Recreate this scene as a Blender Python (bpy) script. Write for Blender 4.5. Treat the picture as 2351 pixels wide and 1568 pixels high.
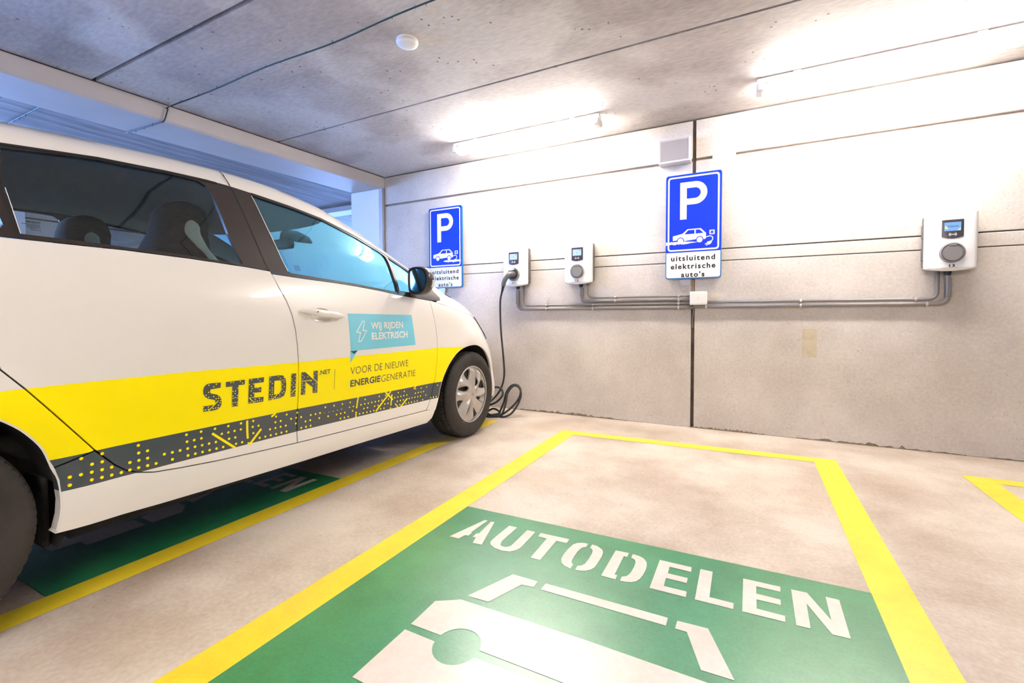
import bpy, bmesh, math, random
from mathutils import Vector, Matrix
from mathutils.geometry import delaunay_2d_cdt
random.seed(7)
PI = math.pi
for _o in list(bpy.data.objects): bpy.data.objects.remove(_o)
C = bpy.context.scene.collection
SC = bpy.context.scene

# ------------------------------------------------------------------ camera
cam_d = bpy.data.cameras.new('camera'); cam = bpy.data.objects.new('camera', cam_d); C.objects.link(cam)
FPX, YAW, PITCH, ROLL, PY, CAMH = 1051.62, 0.48, 0.0326, -0.0031, 757.84, 0.8819
fw = Vector((-math.sin(YAW)*math.cos(PITCH), math.cos(YAW)*math.cos(PITCH), -math.sin(PITCH)))
rt = Vector((math.cos(YAW), math.sin(YAW), 0)); up = rt.cross(fw)
rt2 = rt*math.cos(ROLL)+up*math.sin(ROLL); up2 = -rt*math.sin(ROLL)+up*math.cos(ROLL)
m = Matrix((rt2, up2, -fw)).transposed().to_4x4(); m.translation = Vector((0, 0, CAMH))
cam.matrix_world = m
cam_d.sensor_width = 36; cam_d.lens = FPX/2351*36
cam_d.shift_y = (PY-784)/2351
cam_d.clip_start = .02
SC.camera = cam
# ------------------------------------------------------------------ view, world
SC.view_settings.view_transform = 'Standard'; SC.view_settings.look = 'None'
SC.view_settings.gamma = 1; SC.view_settings.exposure = EXPOSURE = 1.3
try: SC.view_settings.use_curve_mapping = False
except Exception: pass
wd = bpy.data.worlds.new('world'); SC.world = wd; wd.use_nodes = True
wd.node_tree.nodes['Background'].inputs[0].default_value = (.75, .80, 1, 1)
wd.node_tree.nodes['Background'].inputs[1].default_value = .35
TUBE_W = 43.0        # emission of the ceiling tube lights
TUBE_C = (1.0, .935, .87)
DAY_W = 14.0        # emission of the frosted daylight windows
DAY_C = (.22, .42, 1.0)

# ------------------------------------------------------------------ materials
def nd(t, typ, **k):
    n = t.nodes.new(typ)
    for a, b in k.items(): setattr(n, a, b)
    return n
def mat(name, col, rough=.5, metal=0., coat=0., spec=.5, coat_r=.03):
    m = bpy.data.materials.new(name); m.use_nodes = True
    b = m.node_tree.nodes['Principled BSDF']
    b.inputs['Base Color'].default_value = (*col, 1); b.inputs['Roughness'].default_value = rough
    b.inputs['Metallic'].default_value = metal; b.inputs['Coat Weight'].default_value = coat
    b.inputs['Coat Roughness'].default_value = coat_r
    if coat_r > .24: b.inputs['Coat IOR'].default_value = 1.65
    b.inputs['Specular IOR Level'].default_value = spec
    return m
def noisy(name, c1, c2, scale=3., rough=.6, detail=6, bump=.0, bscale=60., coat=0., stretch=(1, 1, 1), fine=.0,
          specks=None, speck_scale=30., speck_r=.06, metal=0., lo=.35, hi=.65, spec=.5, patch=None, coat_r=.03):
    """two-tone procedural with optional pits/specks and bump, object space"""
    m = mat(name, c1, rough, metal, coat, spec, coat_r); t = m.node_tree; b = t.nodes['Principled BSDF']
    tc = nd(t, 'ShaderNodeTexCoord'); mp = nd(t, 'ShaderNodeMapping'); mp.inputs['Scale'].default_value = stretch
    t.links.new(tc.outputs['Object'], mp.inputs[0])
    n = nd(t, 'ShaderNodeTexNoise'); n.inputs['Scale'].default_value = scale; n.inputs['Detail'].default_value = detail
    n.inputs['Roughness'].default_value = .62
    t.links.new(mp.outputs[0], n.inputs[0])
    r = nd(t, 'ShaderNodeValToRGB'); r.color_ramp.elements[0].position = lo; r.color_ramp.elements[1].position = hi
    r.color_ramp.elements[0].color = (*c1, 1); r.color_ramp.elements[1].color = (*c2, 1)
    t.links.new(n.outputs[0], r.inputs[0]); out = r.outputs[0]
    if patch:
        n3 = nd(t, 'ShaderNodeTexNoise'); n3.inputs['Scale'].default_value = patch[1]; n3.inputs['Detail'].default_value = 3
        t.links.new(tc.outputs['Object'], n3.inputs[0])
        r3 = nd(t, 'ShaderNodeValToRGB'); r3.color_ramp.elements[0].position = patch[2]; r3.color_ramp.elements[1].position = patch[3]
        t.links.new(n3.outputs[0], r3.inputs[0])
        mx = nd(t, 'ShaderNodeMixRGB'); t.links.new(r3.outputs[0], mx.inputs[0]); t.links.new(out, mx.inputs[1])
        mx.inputs[2].default_value = (*patch[0], 1); out = mx.outputs[0]
    if fine:
        n2 = nd(t, 'ShaderNodeTexNoise'); n2.inputs['Scale'].default_value = bscale; n2.inputs['Detail'].default_value = 4
        t.links.new(mp.outputs[0], n2.inputs[0])
        mx = nd(t, 'ShaderNodeMixRGB', blend_type='OVERLAY'); mx.inputs[0].default_value = fine
        t.links.new(out, mx.inputs[1]); t.links.new(n2.outputs[0], mx.inputs[2]); out = mx.outputs[0]
    if specks:
        v = nd(t, 'ShaderNodeTexVoronoi'); v.inputs['Scale'].default_value = speck_scale
        t.links.new(tc.outputs['Object'], v.inputs[0])
        gt = nd(t, 'ShaderNodeMath', operation='LESS_THAN'); gt.inputs[1].default_value = speck_r
        t.links.new(v.outputs['Distance'], gt.inputs[0])
        n4 = nd(t, 'ShaderNodeTexNoise'); n4.inputs['Scale'].default_value = speck_scale*.22
        t.links.new(tc.outputs['Object'], n4.inputs[0])
        g2 = nd(t, 'ShaderNodeMath', operation='GREATER_THAN'); g2.inputs[1].default_value = .56
        t.links.new(n4.outputs[0], g2.inputs[0])
        ml = nd(t, 'ShaderNodeMath', operation='MULTIPLY'); t.links.new(gt.outputs[0], ml.inputs[0]); t.links.new(g2.outputs[0], ml.inputs[1])
        m2 = nd(t, 'ShaderNodeMath', operation='MULTIPLY'); m2.inputs[1].default_value = .75; t.links.new(ml.outputs[0], m2.inputs[0])
        mx = nd(t, 'ShaderNodeMixRGB'); t.links.new(m2.outputs[0], mx.inputs[0]); t.links.new(out, mx.inputs[1])
        mx.inputs[2].default_value = (*specks, 1); out = mx.outputs[0]
    t.links.new(out, b.inputs['Base Color'])
    if bump:
        bn = nd(t, 'ShaderNodeTexNoise'); bn.inputs['Scale'].default_value = bscale; bn.inputs['Detail'].default_value = 5
        t.links.new(mp.outputs[0], bn.inputs[0])
        bp = nd(t, 'ShaderNodeBump'); bp.inputs['Strength'].default_value = bump; bp.inputs['Distance'].default_value = .004
        t.links.new(bn.outputs[0], bp.inputs['Height']); t.links.new(bp.outputs[0], b.inputs['Normal'])
    return m
def emis(name, col, s):
    m = bpy.data.materials.new(name); m.use_nodes = True; t = m.node_tree
    b = t.nodes['Principled BSDF']; b.inputs['Base Color'].default_value = (*[.8 if s > 5 else .05]*3, 1)
    b.inputs['Emission Color'].default_value = (*col, 1); b.inputs['Emission Strength'].default_value = s
    return m
def glass(name, tint, refl=(.8, .9, 1), base=.07, rough=.0, dust=0., dust_glare_c=(.6, .7, .8), tlf=.5):
    m = bpy.data.materials.new(name); m.use_nodes = True; t = m.node_tree; t.nodes.clear()
    o = nd(t, 'ShaderNodeOutputMaterial'); tr = nd(t, 'ShaderNodeBsdfTransparent'); gl = nd(t, 'ShaderNodeBsdfGlossy')
    tr.inputs[0].default_value = (*tint, 1); gl.inputs[0].default_value = (*refl, 1); gl.inputs['Roughness'].default_value = rough
    fr = nd(t, 'ShaderNodeFresnel'); fr.inputs[0].default_value = 1.5
    ad = nd(t, 'ShaderNodeMath', operation='ADD', use_clamp=True); ad.inputs[1].default_value = base
    t.links.new(fr.outputs[0], ad.inputs[0])
    mx = nd(t, 'ShaderNodeMixShader'); t.links.new(ad.outputs[0], mx.inputs[0]); t.links.new(tr.outputs[0], mx.inputs[1]); t.links.new(gl.outputs[0], mx.inputs[2])
    last = mx.outputs[0]
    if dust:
        df = nd(t, 'ShaderNodeBsdfDiffuse'); df.inputs[0].default_value = (*dust_glare_c, 1)
        tl = nd(t, 'ShaderNodeBsdfTranslucent'); tl.inputs[0].default_value = (*dust_glare_c, 1)
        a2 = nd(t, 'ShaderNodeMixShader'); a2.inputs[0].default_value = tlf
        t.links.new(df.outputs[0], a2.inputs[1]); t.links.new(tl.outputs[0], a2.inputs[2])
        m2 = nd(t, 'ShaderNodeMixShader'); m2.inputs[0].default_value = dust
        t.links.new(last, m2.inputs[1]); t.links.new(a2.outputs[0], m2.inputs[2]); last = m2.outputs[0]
    t.links.new(last, o.inputs[0])
    return m

M = {}
M['wall'] = noisy('wall_concrete', (.49, .44, .395), (.64, .59, .545), 1.5, .75, bump=.10, bscale=55, fine=.22, detail=9,
                  specks=(.24, .20, .17), speck_scale=70, speck_r=.17)
M['ceil'] = noisy('ceiling_concrete', (.37, .335, .325), (.51, .47, .455), 1.7, .7, bump=.08, bscale=40, fine=.35, detail=10, stretch=(.5, 1.4, 1),
                  specks=(.06, .04, .04), speck_scale=17, speck_r=.12, patch=((.60, .57, .55), 1.0, .52, .60))
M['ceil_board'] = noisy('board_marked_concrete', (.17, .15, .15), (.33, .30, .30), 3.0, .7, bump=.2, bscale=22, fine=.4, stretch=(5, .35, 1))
M['beam'] = noisy('painted_beam', (.50, .455, .43), (.57, .52, .495), 1.2, .55, bump=.1, bscale=30)
M['column'] = noisy('white_column_paint', (.72, .73, .76), (.78, .79, .82), 1.2, .5)
M['joint'] = noisy('joint_dark', (.05, .04, .032), (.12, .09, .065), 8, .9)
M['joint_tan'] = noisy('joint_wood_filler', (.30, .20, .11), (.42, .30, .18), 20, .9, stretch=(1, 1, .3))
M['slot'] = noisy('joint_ledge', (.30, .24, .19), (.38, .31, .25), 8, .9)
M['floor'] = noisy('floor_concrete', (.40, .31, .235), (.70, .62, .53), 1.3, .40, bump=.08, bscale=70, fine=.30, detail=9, coat=.3, coat_r=.30,
                   specks=(.12, .09, .07), speck_scale=26, speck_r=.05, patch=((.50, .38, .26), 1.1, .56, .78), lo=.34, hi=.60)
M['yellow_paint'] = noisy('road_yellow', (.95, .75, .03), (.88, .62, .02), 7, .42, bump=.12, bscale=120, fine=.2, lo=.4, hi=.75, coat=.4, coat_r=.27)
M['yellow_worn'] = noisy('road_yellow_worn', (.55, .44, .10), (.42, .38, .25), 14, .5, fine=.3, lo=.42, hi=.58)
M['green_paint'] = noisy('road_green', (.010, .22, .075), (.03, .30, .11), 5, .36, bump=.08, bscale=110, fine=.3, coat=.8, coat_r=.30)
M['stencil'] = noisy('stencil_bare_floor', (.74, .64, .57), (.82, .73, .66), 6, .42, fine=.2, coat=.5, coat_r=.27)
M['white'] = mat('car_white_paint', (.78, .75, .705), .28, 0, .8, .4)
M['c_yellow'] = mat('livery_yellow', (1.0, .84, .0), .36, 0, .08, .2)
M['c_dark'] = mat('livery_grey', (.055, .065, .078), .3, 0, .5)
M['c_blue'] = mat('livery_sky_blue', (.19, .60, .76), .3, 0, .3)
M['c_navy'] = mat('livery_navy', (.01, .05, .12), .4)
M['c_white'] = mat('livery_white', (.85, .83, .80), .4)
M['black_trim'] = mat('black_trim', (.028, .021, .02), .35, 0, .35, .4, .2)
M['rubber'] = mat('black_rubber', (.012, .011, .01), .6)
M['seam'] = mat('panel_gap_dark', (.01, .009, .008), .8)
M['liner'] = noisy('wheel_arch_liner', (.010, .009, .008), (.02, .018, .016), 9, .85)
M['tyre'] = noisy('tyre_rubber', (.018, .015, .013), (.036, .029, .025), 7, .7, bump=.2, bscale=160)
M['rim'] = mat('hubcap_silver', (.48, .45, .42), .36, .45, .2)
M['rim_dark'] = mat('brake_dark', (.03, .028, .026), .7)
M['glass_r'] = glass('tinted_rear_glass', (.90, .95, .92), (.75, .82, .85), .06)
M['glass_f'] = glass('front_side_glass', (.74, .90, .96), (.40, .78, 1.0), .20)
M['glass_w'] = glass('windscreen_glass', (.60, .85, 1.0), (.35, .72, 1.0), .10, .02, .62, (.28, .74, 1.0), .9)  # blue glare on the windscreen put into its translucent dust colour
M['headliner'] = mat('headliner_grey', (.75, .75, .73), .9)
M['seat'] = noisy('seat_fabric', (.022, .018, .014), (.034, .028, .022), 60, .9, bump=.2, bscale=300)
M['mint'] = mat('seat_mint_insert', (.80, .88, .74), .7)
M['dash'] = mat('dashboard_plastic', (.10, .13, .15), .7)
M['mirror'] = mat('mirror_glass', (.35, .62, .78), .04, 1.)
M['lamp_dark'] = mat('headlamp_glass', (.08, .09, .12), .08, 0, 1.)
M['chrome'] = mat('clear_plastic', (.7, .7, .7), .2, .7)
M['sign_blue'] = mat('sign_blue', (.0, .030, .62), .45, 0, 0, .25)
M['sign_white'] = mat('sign_white', (.74, .74, .74), .5, 0, 0, .25)
M['sign_edge'] = mat('sign_edge_blue', (.01, .13, .38), .4)
M['sign_black'] = mat('sign_black', (.012, .009, .008), .7, 0, 0, .15)
M['galv'] = mat('galvanised_steel', (.42, .41, .44), .4, .6)
M['ch_white'] = mat('charger_white', (.80, .80, .80), .3, 0, .3)
M['ch_grey'] = mat('charger_back_grey', (.13, .125, .12), .5)
M['ch_panel'] = mat('charger_panel', (.045, .04, .05), .25, 0, .4)
M['ch_ring'] = mat('socket_grey', (.26, .25, .25), .45)
M['ch_cap'] = mat('socket_cap_grey', (.19, .18, .18), .5)
M['screen_a'] = emis('screen_lit', (.62, .86, 1.0), .36)
M['screen_b'] = emis('screen_lit_blue', (.16, .45, .95), .38)
M['scr_y'] = emis('screen_yellow', (.9, .9, .35), .35)
M['scr_d'] = emis('screen_navy', (.02, .10, .5), .1)
M['pipe'] = mat('grey_conduit', (.22, .20, .195), .38, 0, .2)
M['clamp'] = mat('clamp_metal', (.55, .53, .50), .35, .8)
M['cable_black'] = mat('cable_black', (.020, .018, .018), .5)
M['plug_grey'] = mat('plug_grey', (.10, .095, .09), .4, 0, .2)
M['jbox'] = mat('junction_white', (.72, .70, .66), .5)
M['speaker_w'] = mat('speaker_white', (.60, .585, .60), .45)
M['grille'] = noisy('speaker_grille', (.30, .275, .275), (.35, .32, .32), 300, .6, lo=.4, hi=.6)
M['tube'] = emis('tube_diffuser', TUBE_C, TUBE_W)
M['fix'] = mat('fixture_grey', (.86, .84, .80), .5)
M['lampw'] = mat('detector_white', (.80, .80, .82), .4)
M['day'] = emis('frosted_daylight', DAY_C, DAY_W)
M['green_cable'] = mat('teal_cable', (.008, .035, .038), .5)
M['post'] = mat('grey_steel_post', (.40, .41, .46), .45, .3)
M['dirt'] = noisy('dirt_brown', (.16, .12, .09), (.30, .24, .19), 40, .9)
M['patch'] = noisy('mortar_patch', (.46, .40, .28), (.55, .48, .36), 20, .8)
M['repair'] = mat('repair_foam', (.62, .56, .44), .8)

# ------------------------------------------------------------------ mesh helpers
def link(name, bm, mt, parent=None, smooth=False, loc=None):
    me = bpy.data.meshes.new(name); bm.to_mesh(me); bm.free()
    o = bpy.data.objects.new(name, me); C.objects.link(o)
    for x in (mt if isinstance(mt, (list, tuple)) else [mt]): me.materials.append(M[x])
    if smooth:
        for p in me.polygons: p.use_smooth = True
    if parent is not None:
        o.parent = parent; o.matrix_parent_inverse = Matrix.Translation(-parent.location)
    return o
def thing(name, label, cat, loc=(0, 0, 0), group=None):
    o = bpy.data.objects.new(name, None); C.objects.link(o); o.location = loc; o.empty_display_size = .1
    o['label'] = label; o['category'] = cat
    if group: o['group'] = group
    return o
def tag(o, label, cat, group=None):
    o['label'] = label; o['category'] = cat
    if group: o['group'] = group
    return o
def struct(o): o['kind'] = 'structure'; return o
def box(bm, x0, x1, y0, y1, z0, z1, bev=0., seg=2):
    r = bmesh.ops.create_cube(bm, size=1.); vs = r['verts']
    for v in vs: v.co = Vector(((x0+x1)/2+v.co.x*(x1-x0), (y0+y1)/2+v.co.y*(y1-y0), (z0+z1)/2+v.co.z*(z1-z0)))
    if bev:
        es = list({e for v in vs for e in v.link_edges})
        bmesh.ops.bevel(bm, geom=es, offset=bev, segments=seg, affect='EDGES', profile=.6)
def rounded(path, r=.03, n=6):
    out = [Vector(path[0])]
    for i in range(1, len(path)-1):
        a, b, c = Vector(path[i-1]), Vector(path[i]), Vector(path[i+1])
        rr = min(r, (a-b).length*.48, (c-b).length*.48)
        p0 = b+(a-b).normalized()*rr; p1 = b+(c-b).normalized()*rr
        for k in range(n+1):
            t = k/n; out.append(p0*(1-t)**2+b*2*t*(1-t)+p1*t*t)
    out.append(Vector(path[-1])); return out
def spline(pts, n=8):
    P = [Vector(p) for p in pts]; P = [2*P[0]-P[1]]+P+[2*P[-1]-P[-2]]; out = []
    for i in range(1, len(P)-2):
        for k in range(n):
            t = k/n; a, b, c, d = P[i-1:i+3]
            out.append(.5*((2*b)+(c-a)*t+(2*a-5*b+4*c-d)*t*t+(3*b-a-3*c+d)*t**3))
    out.append(P[-2]); return out
def tube(bm, path, r, seg=10, cap=True):
    P = [Vector(p) for p in path]; rings = []; n0 = None
    for i, p in enumerate(P):
        d = ((P[min(i+1, len(P)-1)]-P[max(i-1, 0)])).normalized()
        if n0 is None:
            n0 = d.cross(Vector((0, 0, 1)));
            if n0.length < .1: n0 = d.cross(Vector((1, 0, 0)))
        n0 = (n0-d*n0.dot(d)).normalized(); b = d.cross(n0)
        rr = r[i] if isinstance(r, (list, tuple)) else r
        rings.append([bm.verts.new(p+n0*rr*math.cos(2*PI*k/seg)+b*rr*math.sin(2*PI*k/seg)) for k in range(seg)])
    for a, b in zip(rings, rings[1:]):
        for k in range(seg):
            f = bm.faces.new((a[k], a[(k+1) % seg], b[(k+1) % seg], b[k])); f.smooth = True
    if cap:
        bm.faces.new(rings[0][::-1]); bm.faces.new(rings[-1])
def cyl(bm, c, axis, r, h, seg=24, r2=None):
    a = Vector(axis).normalized(); q = a.to_track_quat('Z', 'Y').to_matrix().to_4x4(); q.translation = Vector(c)
    bmesh.ops.create_cone(bm, cap_ends=True, segments=seg, radius1=r, radius2=r if r2 is None else r2, depth=h, matrix=q)
def area2(p): return sum(p[i-1][0]*p[i][1]-p[i][0]*p[i-1][1] for i in range(len(p)))/2
def pip(x, y, P):
    c = False; j = len(P)-1
    for i in range(len(P)):
        if (P[i][1] > y) != (P[j][1] > y) and x < (P[j][0]-P[i][0])*(y-P[i][1])/(P[j][1]-P[i][1])+P[i][0]: c = not c
        j = i
    return c
def inset(P, d):
    n = len(P); s = 1 if area2(P) > 0 else -1; out = []
    for i in range(n):
        a, b, c = P[i-1], P[i], P[(i+1) % n]
        d1 = Vector((b[0]-a[0], b[1]-a[1])).normalized(); d2 = Vector((c[0]-b[0], c[1]-b[1])).normalized()
        n1 = Vector((-d1.y, d1.x))*s; n2 = Vector((-d2.y, d2.x))*s; h = n1+n2
        h = h.normalized() if h.length > 1e-4 else n1
        k = d/max(.35, h.dot(n1)); out.append((b[0]+h.x*k, b[1]+h.y*k))
    return out
def dens(P, st, closed=True):
    out = []; n = len(P)
    for i in range(n if closed else n-1):
        a, b = P[i], P[(i+1) % n]; k = max(1, int(math.ceil(math.hypot(b[0]-a[0], b[1]-a[1])/st)))
        for j in range(k): out.append((a[0]+(b[0]-a[0])*j/k, a[1]+(b[1]-a[1])*j/k))
    if not closed: out.append(P[-1])
    return out
def smooth_poly(P, n=6):
    """closed Catmull-Rom"""
    out = []; L = len(P)
    for i in range(L):
        a, b, c, d = [Vector(P[(i+k-1) % L]) for k in range(4)]
        for k in range(n):
            t = k/n; q = .5*((2*b)+(c-a)*t+(2*a-5*b+4*c-d)*t*t+(3*b-a-3*c+d)*t**3); out.append((q.x, q.y))
    return out
def round_poly(P, r, n=5):
    out = []; L = len(P)
    for i in range(L):
        a, b, c = Vector(P[i-1]), Vector(P[i]), Vector(P[(i+1) % L])
        rr = r[i] if isinstance(r, (list, tuple)) else r
        rr = min(rr, (a-b).length*.49, (c-b).length*.49)
        if rr < 1e-5: out.append(tuple(b)); continue
        p0 = b+(a-b).normalized()*rr; p1 = b+(c-b).normalized()*rr
        for k in range(n+1):
            t = k/n; q = p0*(1-t)**2+b*2*t*(1-t)+p1*t*t; out.append((q.x, q.y))
    return out
def fill2d(outer, holes=(), step=None, regions=()):
    """triangulate; returns verts2d, tris, region index per tri"""
    V = []; E = []
    def add(P, closed=True, st=None):
        Q = dens(P, st, closed) if st else list(P); b = len(V); V.extend(Vector(q) for q in Q); n = len(Q)
        for i in range(n if closed else n-1): E.append((b+i, b+(i+1) % n))
        return Q
    st = step
    O = add(outer, True, st); H = [add(h, True, st) for h in holes]
    for rp in regions: add(rp[0], True, st)
    if step:
        xs = [p[0] for p in O]; ys = [p[1] for p in O]
        loops = [O]+H; allp = [q for l in loops for q in l]+[tuple(v) for v in V]
        cell = {}
        for q in allp: cell.setdefault((int(q[0]//step), int(q[1]//step)), []).append(q)
        x = min(xs)+step*.37
        while x < max(xs):
            y = min(ys)+step*.41
            while y < max(ys):
                if pip(x, y, O) and not any(pip(x, y, h) for h in H):
                    ok = True; ci, cj = int(x//step), int(y//step)
                    for i in (-1, 0, 1):
                        for j in (-1, 0, 1):
                            for q in cell.get((ci+i, cj+j), ()):
                                if abs(q[0]-x) < step*.42 and abs(q[1]-y) < step*.42: ok = False
                    if ok: V.append(Vector((x, y)))
                y += step
            x += step
    vs, es, fs, *_ = delaunay_2d_cdt(V, E, [], 0, 1e-6)
    tris = []; reg = []
    for f in fs:
        cx = sum(vs[i].x for i in f)/3; cy = sum(vs[i].y for i in f)/3
        if not pip(cx, cy, O) or any(pip(cx, cy, h) for h in H): continue
        k = 0
        for rp in regions:
            if pip(cx, cy, rp[0]): k = rp[1]
        tris.append(tuple(f)); reg.append(k)
    return [(v.x, v.y) for v in vs], tris, reg
def plate(bm, outer, holes, fn, depth, mi=0, step=None):
    """2D shape -> 3D slab: fn(x, y, d) gives the point at depth d (0 = front)"""
    vs, tris, _ = fill2d(outer, holes, step)
    used = sorted({i for t in tris for i in t})
    fr = {i: bm.verts.new(fn(*vs[i], 0)) for i in used}; cnt = {}
    for t in tris:
        f = bm.faces.new([fr[i] for i in t]); f.material_index = mi
        for a, b in ((t[0], t[1]), (t[1], t[2]), (t[2], t[0])): cnt[(a, b)] = 1
    if depth:
        bk = {i: bm.verts.new(fn(*vs[i], depth)) for i in used}
        for t in tris:
            f = bm.faces.new([bk[i] for i in t[::-1]]); f.material_index = mi
        for (a, b) in cnt:
            if (b, a) not in cnt:
                f = bm.faces.new((fr[b], fr[a], bk[a], bk[b])); f.material_index = mi
def text_tris(s, bold=0., space=1.0):
    cu = bpy.data.curves.new('t', 'FONT'); cu.body = s; cu.offset = bold; cu.space_character = space; cu.resolution_u = 3; cu.fill_mode = 'FRONT'
    o = bpy.data.objects.new('t', cu); C.objects.link(o); bpy.context.view_layer.update()
    me = bpy.data.meshes.new_from_object(o.evaluated_get(bpy.context.evaluated_depsgraph_get()))
    v = [(p.co.x, p.co.y) for p in me.vertices]; f = [tuple(p.vertices) for p in me.polygons]
    bpy.data.objects.remove(o); bpy.data.curves.remove(cu); bpy.data.meshes.remove(me)
    return v, f
def text_mesh(bm, s, x0, x1, y0, h, fn, bold=0., space=1.0, cap='X', center=False):
    """lay text with baseline y0, capital height h, stretched to run from x0 to x1"""
    v, f = text_tris(s, bold, space)
    cv, _ = text_tris(cap, bold); ch = max(p[1] for p in cv)-min(0, min(p[1] for p in cv))
    mx0 = min(p[0] for p in v); mx1 = max(p[0] for p in v)
    nb = bmesh.new(); vv = [nb.verts.new(((p[0]-mx0)/(mx1-mx0)*(x1-x0)+x0, p[1]/ch*h+y0, 0)) for p in v]
    for q in f:
        try: nb.faces.new([vv[i] for i in q])
        except ValueError: pass
    vm = {}
    for q in nb.faces:
        co = [fn(w_.co.x, w_.co.y, 0) for w_ in q.verts]
        vs2 = []
        for w_, c_ in zip(q.verts, co):
            if w_.index < 0 or w_ not in vm: vm[w_] = bm.verts.new(c_)
            vs2.append(vm[w_])
        bm.faces.new(vs2)
    nb.free()

# ================================================================== ROOM
H = 2.376; D = 3.8
XL, XR, YB, YF = -7.7, 4.6, -6.0, 9.0
bm = bmesh.new(); box(bm, XL, XR, YB, YF, -.15, 0); struct(link('floor', bm, 'floor'))
bm = bmesh.new()
for x0, x1 in ((-3.527, -.410), (-.385, XR)):
    for z0, z1 in ((0, 1.284), (1.290, 1.372), (1.380, 2.058), (2.079, 2.366)):
        box(bm, x0, x1, D, D+.06, z0, z1, .003, 1)
box(bm, -.27, -.11, D+.001, D+.03, 2.055, 2.08)
box(bm, -3.56, XR, D+.06, D+.2, 0, H)
wb = link('wall_back', bm, 'wall'); struct(wb)
bm = bmesh.new(); box(bm, -.409, -.386, D+.012, D+.055, 0.02, H-.01); struct(link('trim_1', bm, 'joint'))
bm = bmesh.new(); box(bm, -.409, -.388, D+.002, D+.011, .96, 1.40); struct(link('trim_2', bm, 'joint_tan'))
bm = bmesh.new()
for x0, x1 in ((-3.527, -.410), (-.385, -.27), (-.11, XR)): box(bm, x0, x1, D+.022, D+.058, 2.058, 2.079)
struct(link('trim_3', bm, 'slot'))
bm = bmesh.new()
for x0, x1 in ((-3.527, -.410), (-.385, XR)):
    for z0, z1 in ((1.284, 1.290), (1.372, 1.380)): box(bm, x0, x1, D+.008, D+.05, z0, z1)
struct(link('trim_4', bm, 'joint'))
# dirt along the foot of the wall, the mortar patch and the blown-out anchor hole
bm = bmesh.new(); rnd = random.Random(3)
for xa, xb in ((-2.0, -.9), (-.42, .1), (.3, 1.2), (1.3, 2.6)):
    pts = []; n = 46
    for i in range(n+1):
        x = xa+(xb-xa)*i/n; e = math.sin(PI*i/n)
        pts.append((x, .003+.022*e*rnd.random()**1.6+.004*rnd.random()))
    plate(bm, [(xa, .001)]+[(xb, .001)]+pts[::-1], [], lambda x, z, d: (x, D-.0015+d, z), .0013)
struct(link('trim_5', bm, 'dirt'))
bm = bmesh.new(); box(bm, .325, .41, D-.001, D, .583, .78); struct(link('trim_6', bm, 'patch'))
bm = bmesh.new()
P = [(.242+.055*math.cos(a)*(1+.3*math.sin(3*a+1)), 2.102+.022*math.sin(a)*(1+.25*math.cos(5*a))) for a in [2*PI*k/26 for k in range(26)]]
plate(bm, P, [], lambda x, z, d: (x, D-.004+d, z), .004)
struct(link('trim_7', bm, 'repair'))

bm = bmesh.new()
def bx(y): return -3.527-.0725*(3.8-y)
for y0, y1 in ((YB, 1.384), (1.408, 2.601), (2.619, D+.2)):
    q = [(bx(y0)-.008, y0), (XR, y0), (XR, y1), (bx(min(y1, 3.8))-.008, y1)]
    a = [bm.verts.new((x, y, H)) for x, y in q]; b = [bm.verts.new((x, y, H+.05)) for x, y in q]
    bm.faces.new(a[::-1]); bm.faces.new(b)
    for i in range(4): bm.faces.new((a[i], a[(i+1) % 4], b[(i+1) % 4], b[i]))
ce = link('ceiling', bm, 'ceil'); struct(ce)
bm = bmesh.new(); box(bm, -3.9, XR, 1.30, 2.7, H+.045, H+.1); box(bm, -4.3, XR, YB, D+.2, H+.05, H+.2); struct(link('trim_8', bm, 'joint'))
bm = bmesh.new()
def prism(bm, q, z0, z1):
    a = [bm.verts.new((x, y, z0)) for x, y in q]; b = [bm.verts.new((x, y, z1)) for x, y in q]; n = len(q)
    bm.faces.new(a[::-1]); bm.faces.new(b)
    for i in range(n): bm.faces.new((a[i], a[(i+1) % n], b[(i+1) % n], b[i]))
prism(bm, [(bx(YB)-.47, YB), (bx(YB), YB), (bx(3.8), 3.8), (bx(3.8)-.44, 3.8)], 2.250, 2.366)
bmesh.ops.bevel(bm, geom=[e for e in bm.edges if abs(e.verts[0].co.z-2.25) < .001 and abs(e.verts[1].co.z-2.25) < .001], offset=.014, segments=1, affect='EDGES')
struct(link('trim_9', bm, 'beam'))
bm = bmesh.new(); prism(bm, [(bx(YB)-.45, YB), (bx(YB)-.012, YB), (bx(3.8)-.012, 3.8), (bx(3.8)-.42, 3.8)], 2.36, 2.42); struct(link('trim_10', bm, 'joint'))
bm = bmesh.new()
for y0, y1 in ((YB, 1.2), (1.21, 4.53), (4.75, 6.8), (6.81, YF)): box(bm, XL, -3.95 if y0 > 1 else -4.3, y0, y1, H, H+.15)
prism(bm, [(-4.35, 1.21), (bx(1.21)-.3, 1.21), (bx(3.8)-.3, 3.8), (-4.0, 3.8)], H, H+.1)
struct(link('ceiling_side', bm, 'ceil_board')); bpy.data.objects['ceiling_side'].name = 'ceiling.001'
bm = bmesh.new(); box(bm, XL, -2.5, 4.53, 4.75, 2.312, H+.05); struct(link('trim_11', bm, 'beam'))
bm = bmesh.new(); box(bm, -3.985, -3.572, 3.76, 4.25, 0, 2.25, .01, 2); struct(link('trim_12', bm, 'column'))
bm = bmesh.new(); box(bm, -3.570, -3.533, 3.765, 3.86, 0, 2.362); struct(link('trim_13', bm, 'post'))
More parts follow.
